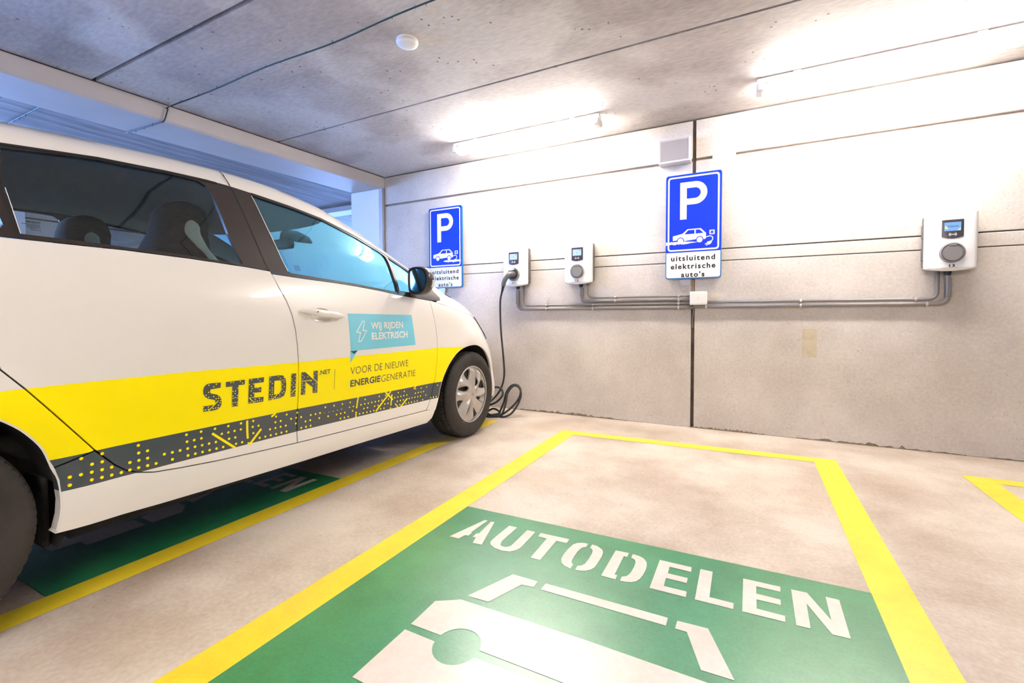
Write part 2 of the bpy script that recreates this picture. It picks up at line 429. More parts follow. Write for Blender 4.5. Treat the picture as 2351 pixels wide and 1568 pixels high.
# left wall with its daylight window and an added second one, end wall, walls behind the camera
bm = bmesh.new()
W1 = (-4.6, 1.7, 1.05, 2.25); W2 = (6.2, 8.6, .85, 2.25)  # second window added so blue shows through the car's front glass
for y0, y1, z0, z1 in ((YB, YF, 0, .85), (YB, YF, 2.25, 2.45), (YB, W1[0], .85, 2.25), (W1[0], W1[1], .85, 1.05), (W1[1], W2[0], .85, 2.25), (W2[1], YF, .85, 2.25)):
    box(bm, XL-.25, XL, y0, y1, z0, z1)
struct(link('wall_left', bm, 'wall'))
bm = bmesh.new(); box(bm, XL, XL+.012, W1[1]+.42, W2[0], 2.055, 2.07); box(bm, XL, XL+.012, W1[1]+.42, W2[0], 1.28, 1.295); struct(link('trim_14', bm, 'joint'))
for i, W_ in enumerate((W1, W2)):
    wf = bmesh.new()
    y0, y1, z0, z1 = W_
    for k in range(5):
        yy = y0+(y1-y0)*k/4; box(wf, XL-.10, XL-.03, max(y0, yy-.03), min(y1, yy+.03), z0, z1)
    box(wf, XL-.10, XL-.03, y0, y1, z0, z0+.05); box(wf, XL-.10, XL-.03, y0, y1, z1-.05, z1)
    w_ = link('window_%d' % (i+1), wf, 'fix'); struct(w_)
    g = bmesh.new(); box(g, XL-.09, XL-.07, y0, y1, z0, z1); struct(link('window_pane', g, 'day', w_))
bm = bmesh.new(); box(bm, XL+.0, XL+.30, W1[1]-.1, W1[1]+.42, 0, H); struct(link('trim_15', bm, 'column'))
bm = bmesh.new(); box(bm, XL, -2.5, YF, YF+.2, 0, 2.45); struct(link('wall_end', bm, 'wall'))
bm = bmesh.new(); box(bm, -2.6, -2.4, D+.2, YF, 0, 2.45); struct(link('wall_inner', bm, 'wall'))
bm = bmesh.new(); box(bm, XR, XR+.2, YB, D+.2, 0, 2.45); struct(link('wall_right', bm, 'wall'))
bm = bmesh.new(); box(bm, XL-.2, XR+.2, YB-.2, YB, 0, 2.45); struct(link('wall_front', bm, 'wall'))

# ------------------------------------------------------------------ floor markings
GL = {
'A1':[(-1.053,1.478),(-1.003,1.665),(-0.988,1.668),(-0.995,1.547),(-0.989,1.545),(-0.988,1.517),(-1.003,1.515),(-1.01,1.479)],
'A2':[(-0.971,1.666),(-0.955,1.668),(-0.904,1.479),(-0.943,1.476),(-0.955,1.518),(-0.97,1.517),(-0.97,1.547),(-0.961,1.554)],
'U':[(-0.884,1.668),(-0.847,1.668),(-0.849,1.542),(-0.842,1.514),(-0.834,1.506),(-0.82,1.504),(-0.809,1.509),(-0.801,1.521),(-0.8,1.538),(-0.8,1.667),(-0.763,1.667),(-0.761,1.527),(-0.768,1.503),(-0.785,1.483),(-0.812,1.476),(-0.848,1.48),(-0.874,1.495),(-0.883,1.508),(-0.887,1.525),(-0.888,1.56)],
'T':[(-0.741,1.669),(-0.62,1.673),(-0.619,1.64),(-0.661,1.638),(-0.66,1.481),(-0.698,1.48),(-0.701,1.637),(-0.739,1.638)],
'O1':[(-0.543,1.673),(-0.543,1.646),(-0.555,1.633),(-0.56,1.603),(-0.56,1.56),(-0.558,1.531),(-0.552,1.514),(-0.544,1.507),(-0.544,1.478),(-0.568,1.485),(-0.585,1.5),(-0.595,1.522),(-0.599,1.558),(-0.598,1.601),(-0.593,1.641),(-0.582,1.66),(-0.564,1.671)],
'O2':[(-0.528,1.675),(-0.506,1.671),(-0.483,1.655),(-0.474,1.636),(-0.47,1.607),(-0.47,1.563),(-0.471,1.526),(-0.478,1.506),(-0.491,1.49),(-0.511,1.481),(-0.527,1.479),(-0.528,1.505),(-0.516,1.515),(-0.509,1.531),(-0.507,1.567),(-0.508,1.608),(-0.512,1.631),(-0.518,1.641),(-0.527,1.646)],
'D1':[(-0.436,1.672),(-0.388,1.675),(-0.387,1.645),(-0.399,1.645),(-0.398,1.512),(-0.389,1.513),(-0.388,1.485),(-0.437,1.485)],
'D2':[(-0.373,1.674),(-0.348,1.671),(-0.331,1.661),(-0.319,1.644),(-0.313,1.624),(-0.31,1.59),(-0.312,1.553),(-0.316,1.525),(-0.325,1.504),(-0.339,1.492),(-0.356,1.486),(-0.373,1.485),(-0.373,1.511),(-0.362,1.519),(-0.356,1.531),(-0.352,1.551),(-0.35,1.586),(-0.351,1.617),(-0.356,1.635),(-0.363,1.643),(-0.373,1.646)],
'E1':[(-0.278,1.678),(-0.171,1.679),(-0.17,1.647),(-0.24,1.647),(-0.239,1.602),(-0.175,1.603),(-0.175,1.571),(-0.24,1.57),(-0.239,1.520),(-0.169,1.522),(-0.168,1.49),(-0.278,1.488)],
'L':[(-0.143,1.681),(-0.104,1.682),(-0.103,1.524),(-0.035,1.525),(-0.035,1.493),(-0.142,1.491)],
'E2':[(-0.011,1.685),(0.096,1.687),(0.095,1.656),(0.027,1.655),(0.027,1.611),(0.093,1.61),(0.092,1.58),(0.027,1.578),(0.027,1.528),(0.1,1.528),(0.099,1.497),(-0.011,1.494)],
'N':[(0.126,1.687),(0.169,1.689),(0.217,1.567),(0.218,1.691),(0.253,1.691),(0.252,1.5),(0.21,1.497),(0.162,1.625),(0.16,1.498),(0.126,1.496)]}
_arc = [(-.683+.064*math.cos(a), .988+.068*math.sin(a)) for a in [PI-.2-(PI-.4)*k/12 for k in range(13)]]
_arc2 = [(-.683+.064*math.cos(a), .988+.068*math.sin(a)) for a in [PI+.2+(PI-.4)*k/12 for k in range(13)]]
mir = lambda P: [(-.80-x, y) for x, y in P][::-1]
up_body = [(-.851, 1.117), (-.784, 1.160), (-.4, 1.166), (-.016, 1.160), (.048, 1.117), (.048, 1.001)]+mir(_arc)+[(-.4, 1.003)]+_arc[::-1]+[(-.849, 1.0)]
lo_body = [(-.849, .975)]+_arc2+[(-.4, .976)]+mir(_arc2)+[(.048, .975), (.048, .784), (-.01, .783), (-.01, .70), (-.13, .70), (-.13, .783), (-.67, .783), (-.67, .70), (-.79, .70), (-.79, .783), (-.850, .784)]
PICT = [[(-0.777,1.185),(-0.705,1.356),(-0.613,1.356),(-0.612,1.321),(-0.653,1.316),(-0.703,1.188)],
        [(-0.585,1.358),(-0.202,1.363),(-0.202,1.325),(-0.587,1.320)],
        [(-0.176,1.362),(-0.095,1.367),(-0.023,1.198),(-0.098,1.196),(-0.146,1.325),(-0.177,1.325)], up_body, lo_body]
def flr(dx, z): return lambda x, y, d: (x+dx, y, z-d)
def bay(dx, label, full=True, worn=None):
    b = thing('parking_bay_marking', label, 'floor marking', (-.4+dx, 1.8, 0), 'painted car sharing bays')
    bm = bmesh.new()
    O = [(-1.266, -1.6), (-1.266, 3.27), (.468, 3.33), (.468, -1.6), (.348, -1.6), (.348, 3.232), (-1.147, 3.176), (-1.147, -1.6)]
    plate(bm, round_poly(O, .012, 2), [], flr(dx, .0012), 0); link('yellow_border', bm, 'yellow_paint', b)
    if full:
        bm = bmesh.new(); plate(bm, [(-1.147, .575), (-1.147, 1.755), (.349, 1.782), (.349, .575)], [], flr(dx, .0013), 0)
        link('green_panel', bm, 'green_paint', b)
        bm = bmesh.new()
        for P in GL.values(): plate(bm, P, [], flr(dx, .0022), 0)
        link('lettering', bm, 'stencil', b)
        bm = bmesh.new()
        for P in PICT: plate(bm, P, [], flr(dx, .0022), 0)
        link('car_pictogram', bm, 'stencil', b)
    return b
bay(0, 'empty parking bay painted in yellow with a green AUTODELEN panel and car symbol')
# the bay under the car: a narrower line on its right side, worn where the tyre stands
LX = -2.302
b = thing('parking_bay_marking', 'yellow bordered bay with green panel mostly hidden under the parked white car', 'floor marking', (LX-.4, 1.8, 0), 'painted car sharing bays')
bm = bmesh.new()
O = [(-3.64, -1.6), (-3.64, 3.255), (-1.86, 3.31), (-1.845, 2.90), (-1.955, 2.90), (-1.955, 3.20), (-3.52, 3.15), (-3.52, -1.6)]
plate(bm, O, [], flr(0, .0012), 0)
plate(bm, [(-1.955, -1.6), (-1.955, 2.52), (-1.85, 2.62), (-1.85, -1.6)], [], flr(0, .0012), 0)
link('yellow_border', bm, 'yellow_paint', b)
bm = bmesh.new(); plate(bm, [(-1.955, 2.52), (-1.955, 2.90), (-1.845, 2.90), (-1.85, 2.62)], [], flr(0, .0012), 0)
o = link('worn_border', bm, 'yellow_worn', b); o['label'] = 'scuffed yellow paint under the tyre'
bm = bmesh.new(); plate(bm, [(-3.52, .575), (-3.52, 1.700), (-1.955, 1.745), (-1.955, .575)], [], flr(0, .0013), 0); link('green_panel', bm, 'green_paint', b)
bm = bmesh.new()
for P in GL.values(): plate(bm, [(x, y-.018) for x, y in P], [], flr(LX, .0022), 0)
link('lettering', bm, 'stencil', b)
bm = bmesh.new()
for P in PICT: plate(bm, P, [], flr(LX, .0022), 0)
link('car_pictogram', bm, 'stencil', b)
# third bay, only its corner in view
b = thing('parking_bay_marking', 'corner of a yellow painted bay cut off by the right edge of the picture', 'floor marking', (1.9, 1.8, 0), 'painted car sharing bays')
bm = bmesh.new()
plate(bm, [(1.034, -1.6), (1.032, 3.329), (2.75, 3.36), (2.75, -1.6), (2.63, -1.6), (2.63, 3.25), (1.149, 3.235), (1.153, -1.6)], [], flr(0, .0012), 0)
link('yellow_border', bm, 'yellow_paint', b)

# ================================================================== THINGS ON THE WALL
def sign(cx, label, sweep):
    t = thing('parking_sign', label, 'sign', (cx, D-.04, 1.158), 'blue parking signs for electric cars')
    YS = D-.04
    fn = lambda x, z, d: (cx+x, YS+d, 1.158+z)
    bm = bmesh.new(); W_, T_ = .199, .799
    R = round_poly([(-W_, 0), (W_, 0), (W_, T_), (-W_, T_)], .022)
    plate(bm, R, [], fn, .022); link('edge_frame', bm, 'sign_edge', t)
    f1 = lambda x, z, d: (cx+x, YS-.001+d, 1.158+z)
    Ri = inset(R, .004)
    bm = bmesh.new()
    top = round_poly([(-W_+.003, .206), (W_-.003, .206), (W_-.003, T_-.003), (-W_+.003, T_-.003)], [0, 0, .02, .02]); plate(bm, top, [], f1, 0); link('blue_face', bm, 'sign_blue', t)
    bm = bmesh.new()
    low = round_poly([(-W_+.006, .008), (W_-.006, .008), (W_-.006, .203), (-W_+.006, .203)], [.018, .018, 0, 0]); plate(bm, low, [], f1, 0); lp = link('text_plate', bm, 'sign_white', t)
    f2 = lambda x, z, d: (cx+x, YS-.0018+d, 1.158+z)
    bm = bmesh.new()
    o_ = round_poly([(-.184, .214), (.184, .214), (.184, .784), (-.184, .784)], .026); i_ = round_poly([(-.172, .226), (.172, .226), (.172, .772), (-.172, .772)], .016)
    plate(bm, o_, [i_], f2, 0); link('white_border', bm, 'sign_white', t)
    # letter P
    bm = bmesh.new()
    ro, ri, cz, cx2 = .086, .040, .6505, .013
    out = [(-.094, .455), (-.046, .455), (-.046, .5645), (cx2, .5645)]+[(cx2+ro*math.sin(a), cz-ro*math.cos(a)) for a in [PI*k/20 for k in range(1, 20)]]+[(cx2, cz+ro), (-.094, cz+ro)]
    inn = [(-.046, cz-ri), (cx2, cz-ri)]+[(cx2+ri*math.sin(a), cz-ri*math.cos(a)) for a in [PI*k/16 for k in range(1, 16)]]+[(cx2, cz+ri), (-.046, cz+ri)]
    plate(bm, out, [inn], f2, 0); link('letter_p', bm, 'sign_white', t)
    # electric car symbol
    bm = bmesh.new()
    def arc(x, z, r, a0, a1, n=10): return [(x+r*math.cos(a0+(a1-a0)*k/n), z+r*math.sin(a0+(a1-a0)*k/n)) for k in range(n+1)]
    car = [(-.1456, .3313), (-.075, .346), (-.0385, .3785), (.0552, .3785), (.0929, .3400), (.0923, .2990), (.0759, .2927)]+arc(.0484, .2924, .0265, .35, PI-.2)[0:]+[(-.062, .290)]+arc(-.0896, .2924, .0265, .2, PI-.2)+[(-.145, .296)]
    plate(bm, car, [[(-.0608, .3400), (-.0338, .3705), (.0109, .3705), (.0112, .3400)], [(.0203, .3700), (.0477, .3700), (.0754, .3420), (.0205, .3400)]], f2, 0)
    for wx in (-.0896, .0484): plate(bm, arc(wx, .2924, .0205, 0, 2*PI*.96, 24), [], f2, 0)
    sq = round_poly([(.1163, .3265), (.1521, .3265), (.1521, .3597), (.1163, .3597)], .003)
    plate(bm, sq, [arc(.1342, .343, .0115, 0, 2*PI*.96, 18)], f2, 0)
    for sx in (.129, .1394): plate(bm, arc(sx, .343, .002, 0, 2*PI*.9, 8), [], f2, 0)
    cp = spline([(.091, .3085, 0), (.105, .3125, 0), (.12, .3150, 0), (.1345, .3095, 0), (.1398, .294, 0), (.1325, .277, 0)], 4)
    L_ = []; R_ = []
    for i, p_ in enumerate(cp):
        dd = (cp[min(i+1, len(cp)-1)]-cp[max(0, i-1)]).normalized(); L_.append((p_.x-dd.y*.0032, p_.y+dd.x*.0032)); R_.append((p_.x+dd.y*.0032, p_.y-dd.x*.0032))
    plate(bm, L_+R_[::-1], [], f2, 0)
    plate(bm, [(.1305, .2815), (.1345, .268), (.1295, .262), (.1174, .2499), (.1135, .2525), (.0945, .2440), (.0915, .2485), (.1075, .2570), (.1045, .2600), (.0870, .2535), (.0840, .2580), (.1000, .2655), (.1008, .2723), (.1100, .2745)], [], f2, 0)
    link('car_symbol', bm, 'sign_white', t)
    # words
    bm = bmesh.new()
    text_mesh(bm, 'uitsluitend', -.157, .157, .1400, .0400, f2, .022, 1.25, 'd'); text_mesh(bm, 'elektrische', -.159, .160, .0775, .0400, f2, .022, 1.25, 'd')
    text_mesh(bm, "auto's", -.083, .085, .0140, .0390, f2, .022, 1.25, 'd')
    link('lettering', bm, 'sign_black', lp)
    # scratch of white across the lower symbol
    rr = random.Random(5); bm = bmesh.new(); x0, x1, zc, hh = sweep
    n = 60; T1 = []; B1 = []
    for i in range(n+1):
        x = x0+(x1-x0)*i/n; e = min(1, (1-abs(2*i/n-1))*3+.15) if not sweep[0] < -.19 else min(1, (1-i/n)*2.2+.05)
        T1.append((x, zc+hh*e*(.55+.45*rr.random()))); B1.append((x, zc-hh*e*(.45+.55*rr.random())))
    plate(bm, B1+T1[::-1], [], lambda x, z, d: (cx+x, YS-.0022+d, 1.158+z), 0)
    o = link('scuff', bm, 'sign_white', t); o['label'] = 'white scuffed streak'
    # fixing bracket below
    bm = bmesh.new(); box(bm, cx-.097, cx-.019, YS+.022, D-.0005, 1.158-.050, 1.158+.03); cyl(bm, (cx-.086, YS+.021, 1.158-.036), (0, 1, 0), .005, .004, 12); cyl(bm, (cx-.030, YS+.021, 1.158-.036), (0, 1, 0), .005, .004, 12)
    link('bracket', bm, 'galv', t)
    return t
sign(-.398, 'blue P parking sign over the dark wall joint, right above the white junction box', (-.197, .035, .276, .014))
sign(-2.705, 'blue P parking sign half hidden by the door mirror, beside the occupied charger', (-.02, .192, .262, .013))

def charger(cx, num, label, scr):
    t = thing('charging_station', label, 'charger', (cx, D, 1.14), 'white wall charging stations')
    Z0, Z1 = 1.142, 1.508; bm = bmesh.new()
    box(bm, cx-.116, cx+.116, D-.070, D-.0005, Z0+.03, Z1-.02, .012, 2)
    for z in (Z0+.07, Z0+.21): box(bm, cx+.100, cx+.1205, D-.060, D-.012, z, z+.085, .004, 1); box(bm, cx-.1205, cx-.100, D-.060, D-.012, z, z+.085, .004, 1)
    link('back_housing', bm, 'ch_grey', t)
    # front cover: bowed outline, crowned face
    O = []
    n = 14
    for k in range(n+1): x = -.122+.244*k/n; O.append((x, Z0-.0+.016*(x/.122)**2))
    for k in range(n+1): x = .122-.244*k/n; O.append((x, Z1-.010*(x/.122)**2))
    O = round_poly(O, .010, 3)
    def ff(x, z, d):
        e = min(1, (.122-abs(x))/.022, (z-Z0)/.02 if z-Z0 < .02 else 1, (Z1-z)/.03 if Z1-z < .03 else 1); e = max(0, e)
        bul = .016*(1-(x/.125)**2)+.014*math.sqrt(max(0, 1-(1-e)**2))
        return (cx+x, D-.088-bul*(1 if d == 0 else 0)+(.020 if d else 0), z)
    bm = bmesh.new(); plate(bm, O, [], ff, 1, step=.010)
    o = link('front_cover', bm, 'ch_white', t, True)
    def on(x): return D-.088-.016*(1-(x/.125)**2)-.014
    # display panel
    PX = .0; P = round_poly([(-.050, 1.344), (-.025, 1.337), (0, 1.334), (.025, 1.337), (.050, 1.344), (.050, 1.448), (-.050, 1.448)], .003, 2)
    bm = bmesh.new(); plate(bm, P, [], lambda x, z, d: (cx+x, on(x)-.0025+d*.004, z), 1); dp = link('display_panel', bm, 'ch_panel', t)
    fs = lambda x, z, d: (cx+x, on(x)-.0038, z)
    bm = bmesh.new(); plate(bm, [(-.039, 1.380), (.037, 1.380), (.037, 1.432), (-.039, 1.432)], [], fs, 0); link('screen', bm, scr, dp)
    fs2 = lambda x, z, d: (cx+x, on(x)-.0046, z)
    bm = bmesh.new()
    if num == '13':
        text_mesh(bm, 'STEDIN', -.026, .026, 1.403, .009, fs2, .02); link('screen_text', bm, 'scr_d', dp)
        bm = bmesh.new(); plate(bm, [(-.037, 1.392), (-.020, 1.392), (-.028, 1.410), (-.037, 1.412)], [], fs2, 0); plate(bm, [(.018, 1.382), (.034, 1.382), (.034, 1.398)], [], fs2, 0); link('screen_accent', bm, 'scr_y', dp)
    else:
        plate(bm, [(.016, 1.420), (.033, 1.420), (.033, 1.428), (.016, 1.428)], [], fs2, 0); plate(bm, [(-.003, 1.400), (.003, 1.400), (.004, 1.411), (-.004, 1.411)], [], fs2, 0); link('screen_icon', bm, 'screen_b', dp)
    bm = bmesh.new()   # contactless symbol
    for s in (-1, 1):
        for r in (.006, .011, .016):
            A = [(s*r*math.cos(a), 1.359+r*math.sin(a)*.8) for a in [-.75+1.5*k/6 for k in range(7)]]; B = [(s*(r+.0022)*math.cos(a), 1.359+(r+.0022)*math.sin(a)*.8) for a in [-.75+1.5*k/6 for k in range(7)]]
            plate(bm, A+B[::-1], [], fs, 0)
    plate(bm, [(-.003, 1.357), (.003, 1.357), (.003, 1.361), (-.003, 1.361)], [], fs, 0)
    link('contactless_symbol', bm, 'sign_white', dp)
    # socket
    bm = bmesh.new(); y = on(0)
    for r0, r1, y0, y1 in ((.060, .060, y+.012, y-.007), (.060, .053, y-.007, y-.010)):
        n = 40; a = [bm.verts.new((cx+r0*math.cos(2*PI*k/n), y0, 1.250+r0*math.sin(2*PI*k/n)*1.03)) for k in range(n)]
        b = [bm.verts.new((cx+r1*math.cos(2*PI*k/n), y1, 1.250+r1*math.sin(2*PI*k/n)*1.03)) for k in range(n)]
        for k in range(n): bm.faces.new((a[k], a[(k+1) % n], b[(k+1) % n], b[k]))
    a = [bm.verts.new((cx+.053*math.cos(2*PI*k/n), y-.0035, 1.250+.0545*math.sin(2*PI*k/n))) for k in range(n)]
    for k in range(n): bm.faces.new((b[k], b[(k+1) % n], a[(k+1) % n], a[k]))
    bm.faces.new(a)
    sk = link('socket', bm, 'ch_ring', t)
    if num != '11':
        bm = bmesh.new(); cyl(bm, (cx, y-.009, 1.247), (0, 1, 0), .0475, .009, 40); bmesh.ops.bevel(bm, geom=[e for e in bm.edges if len(e.link_faces) == 2 and abs(e.calc_face_angle(0)) > 1], offset=.002, segments=2, affect='EDGES')
        box(bm, cx-.016, cx+.016, y-.016, y-.006, 1.290, 1.299, .002, 1)
        link('socket_cap', bm, 'ch_cap', sk)
    else:
        bm = bmesh.new(); cyl(bm, (cx-.002, y-.003, 1.247), (0, 1, 0), .043, .012, 32); link('socket_pit', bm, 'cable_black', sk)
        bm = bmesh.new()     # flap raised by the plug
        plate(bm, [(-.050, -.010), (-.030, .030), (0, .042), (.030, .034), (.044, .012), (.020, -.002), (-.020, -.006)], [], lambda x, z, d: (cx+x-.012, y-.020-.055*max(0, .5-z*8)-d*.004, 1.282+z*.5), 1)
        link('socket_flap', bm, 'ch_ring', sk)
    bm = bmesh.new()
    if num == '11': plate(bm, [(-.052, 1.152), (.052, 1.152), (.052, 1.184), (-.052, 1.184)], [], lambda x, z, d: (cx+x, on(x)-.0008+.008*(z < 1.16), z), 0)
    else: plate(bm, [(-.052, 1.150), (.052, 1.150), (.052, 1.188), (-.052, 1.188)], [], lambda x, z, d: (cx+x, on(x)-.0008+.009*(z < 1.16), z), 0)
    lb = link('number_label', bm, 'sign_white', t)
    bm = bmesh.new(); fl_ = lambda x, z, d: (cx+x, on(x)-.0020, z)
    text_mesh(bm, num, -.013, .013, 1.1650, .0165, fl_, .03, 1.3)
    link('number', bm, 'sign_black', lb)
    bm = bmesh.new()
    for zz, a_ in ((1.1605, .045), (1.1565, .030)):
        for k in range(16):
            if k % 5 != 4: x = -a_+2*a_*k/16; plate(bm, [(x, zz), (x+.0045*a_/.045, zz), (x+.0045*a_/.045, zz+.0015), (x, zz+.0015)], [], fl_, 0)
    link('small_print', bm, 'ch_ring', lb)
    bm = bmesh.new(); cyl(bm, (cx+.006 if num != '11' else cx-.0, D-.035, Z0+.013-.012), (0, 0, 1), .018, .030, 16); cyl(bm, (cx+.006 if num != '11' else cx, D-.035, Z0-.012), (0, 0, 1), .015, .02, 6)
    link('cable_gland', bm, 'cable_black', t)
    return t
charger(-1.898, '11', 'white charging station with a plug and cable in its socket', 'screen_a')
charger(-1.298, '12', 'white charging station with closed socket between the plugged one and the large sign', 'screen_a')
charger(1.072, '13', 'white charging station alone at the right, numbered 13', 'screen_b')

# ------------------------------------------------------------------ conduits
def conduit(path, r, label, clamps, y=.0):
    o = thing('conduit_pipe', label, 'pipe', path[0], 'grey electrical conduits on the wall')
    bm = bmesh.new(); tube(bm, rounded(path, .05, 8), r, 12); link('pipe', bm, 'pipe', o)
    for (x, z) in clamps:
        bm = bmesh.new(); yy = path[-1][1]
        cyl(bm, (x, yy, z), (1, 0, 0), r+.0022, .012, 14); box(bm, x-.006, x+.006, yy, D-.0005, z-r-.006, z+r+.006); cyl(bm, (x, yy-r-.003, z), (0, 1, 0), .0035, .005, 8)
        link('pipe_clamp', bm, 'clamp', o)
    return o
y1 = D-.020
conduit([(-1.898, D-.035, 1.135), (-1.905, y1, 1.05), (-1.905, y1, .938), (-.39, y1, .938)], .0135, 'lowest and thick grey conduit running from the plugged charger to the box', [(-1.62, .938), (-1.19, .938), (-.50, .938)])
conduit([(-1.845, y1, 1.16), (-1.845, y1, .968), (-.385, y1, .970)], .0085, 'thin grey conduit curving down from the right of the plugged charger', [(-1.62, .968), (-1.19, .968), (-.50, .969)])
conduit([(-1.292, D-.035, 1.135), (-1.288, y1, 1.05), (-1.288, y1, 1.000), (-.39, y1, 1.001)], .0125, 'thick grey conduit bending from the closed middle charger toward the box', [(-1.0, 1.000), (-.50, 1.001)])
conduit([(-1.235, y1, 1.16), (-1.235, y1, 1.028), (-.39, y1, 1.027)], .0080, 'topmost thin grey conduit from the middle charger to the junction box', [(-1.0, 1.028), (-.50, 1.027)])
conduit([(1.035, y1, 1.16), (1.035, y1, .974), (-.30, y1, .976)], .0110, 'upper grey conduit from the right charger to the junction box', [(.93, .974), (.31, .975)])
conduit([(1.078, D-.035, 1.135), (1.086, y1, 1.06), (1.086, y1, .946), (-.39, y1, .944)], .0135, 'lower grey conduit from the right charger passing under the junction box', [(.985, .946), (.31, .945), (-.30, .944)])
# flat cover strips where the supply cables enter from the glands
bm = bmesh.new(); box(bm, 1.074, 1.098, D-.040, D-.0005, .985, 1.105, .003, 1); tag(link('cable_cover', bm, 'pipe'), 'flat grey cover strip below the right charger', 'cable cover', 'grey cover strips under chargers')
bm = bmesh.new(); box(bm, -1.918, -1.893, D-.040, D-.0005, .985, 1.105, .003, 1); tag(link('cable_cover', bm, 'pipe'), 'flat grey cover strip below the charger with the plug in', 'cable cover', 'grey cover strips under chargers')
bm = bmesh.new(); box(bm, -1.300, -1.276, D-.040, D-.0005, 1.045, 1.115, .003, 1); tag(link('cable_cover', bm, 'pipe'), 'flat grey cover strip below the middle charger', 'cable cover', 'grey cover strips under chargers')
jb = thing('junction_box', 'square white junction box over the wall joint where the conduits meet', 'junction box', (-.354, D, 1.0))
bm = bmesh.new(); box(bm, -.416, -.292, D-.048, D-.0005, .955, 1.059, .012, 3); link('box_body', bm, 'jbox', jb)
bm = bmesh.new()
for a in range(4): cyl(bm, (-.354+.02*math.cos(a*PI/2), D-.049, 1.007+.02*math.sin(a*PI/2)), (0, 1, 0), .0018, .003, 8)
cyl(bm, (-.354, D-.049, 1.007), (0, 1, 0), .006, .002, 12); link('screw_marks', bm, 'speaker_w', jb)
bm = bmesh.new(); tube(bm, rounded([(-.397, D-.015, .95), (-.392, D+.004, .91), (-.401, D+.008, .84), (-.398, D+.01, .78)], .02), .006, 8)
tag(link('joint_cable', bm, 'pipe'), 'short grey cable end hanging in the dark wall joint below the white box', 'cable')
bm = bmesh.new(); tube(bm, spline([(-1.616, D-.004, .955), (-1.622, D-.012, .985), (-1.610, D-.012, .995), (-1.618, D-.012, 1.010), (-1.606, D-.012, 1.022), (-1.614, D-.010, 1.035), (-1.606, D-.003, 1.045)], 5), .0022, 6)
tag(link('bent_wire', bm, 'clamp'), 'small bent steel wire hook standing up behind the thin conduit', 'wire')

# wall speaker
ws = thing('wall_speaker', 'white boxy wall speaker with grey grille left of the joint near the ceiling', 'speaker', (-.53, D, 2.14))
bm = bmesh.new(); box(bm, -.650, -.415, D-.085, D-.0005, 2.045, 2.232, .008, 2)
for f in list(bm.faces):
    if f.normal.y < -.95 and f.calc_area() > .02:
        r = bmesh.ops.inset_region(bm, faces=[f], thickness=.010); bmesh.ops.translate(bm, verts=f.verts, vec=(0, .006, 0))
link('cabinet', bm, 'speaker_w', ws)
bm = bmesh.new(); box(bm, -.632, -.433, D-.0805, D-.078, 2.063, 2.214); link('grille', bm, 'grille', ws)

# ------------------------------------------------------------------ lights on the ceiling
def fixture(x0, x1, y, label, clips=True):
    t = thing('tube_light', label, 'ceiling lamp', ((x0+x1)/2, y, H), 'white tube lights on the ceiling')
    bm = bmesh.new(); box(bm, x0+.004, x1-.004, y-.036, y+.036, H-.041, H-.012, .006, 2)
    for x in (x0+.22, x1-.22): box(bm, x-.02, x+.02, y-.02, y+.02, H-.0125, H-.0002)
    link('housing', bm, 'fix', t)
    bm = bmesh.new(); box(bm, x0+.045, x1-.045, y-.05, y+.05, H-.098, H-.041, .022, 4); link('diffuser', bm, 'tube', t)
    for xa in (x0, x1-.045): bm = bmesh.new(); box(bm, xa, xa+.045, y-.05, y+.05, H-.098, H-.041, .016, 3); link('end_cap', bm, 'jbox', t)
    for k in range(6):
        x = x0+.06+(x1-x0-.12)*k/5; 
        for ya, yb_ in ((y-.054, y-.047), (y+.047, y+.054)):
            bm = bmesh.new(); box(bm, x-.012, x+.012, ya, yb_, H-.062, H-.030, .002, 1); link('clip', bm, 'clamp', t)
fixture(-2.30, -1.00, 3.355, 'glowing tube light on the ceiling above the two left chargers')
fixture(.015, 1.29, 3.355, 'glowing tube light on the ceiling above the right charger')
fixture(-1.1, .2, -1.3, 'ceiling tube light behind the viewer on the left, seen only as light')
fixture(.6, 1.9, -1.9, 'ceiling tube light behind the viewer on the right, seen only as light')

t = thing('ceiling_detector', 'round white domed detector on the ceiling near the cable', 'detector', (-1.672, 1.99, H))
bm = bmesh.new(); n = 36; prof = [(.058, H-.0005), (.060, H-.012), (.056, H-.022), (.044, H-.029), (.025, H-.033), (.0, H-.034)]
rings = []
for r, z in prof[:-1]: rings.append([bm.verts.new((-1.672+r*math.cos(2*PI*k/n), 1.99+r*math.sin(2*PI*k/n), z)) for k in range(n)])
c0 = bm.verts.new((-1.672, 1.99, H-.034))
for a, b in zip(rings, rings[1:]):
    for k in range(n): bm.faces.new((a[k], a[(k+1) % n], b[(k+1) % n], b[k]))
for k in range(n): bm.faces.new((rings[-1][k], rings[-1][(k+1) % n], c0))
link('dome', bm, 'lampw', t, True)

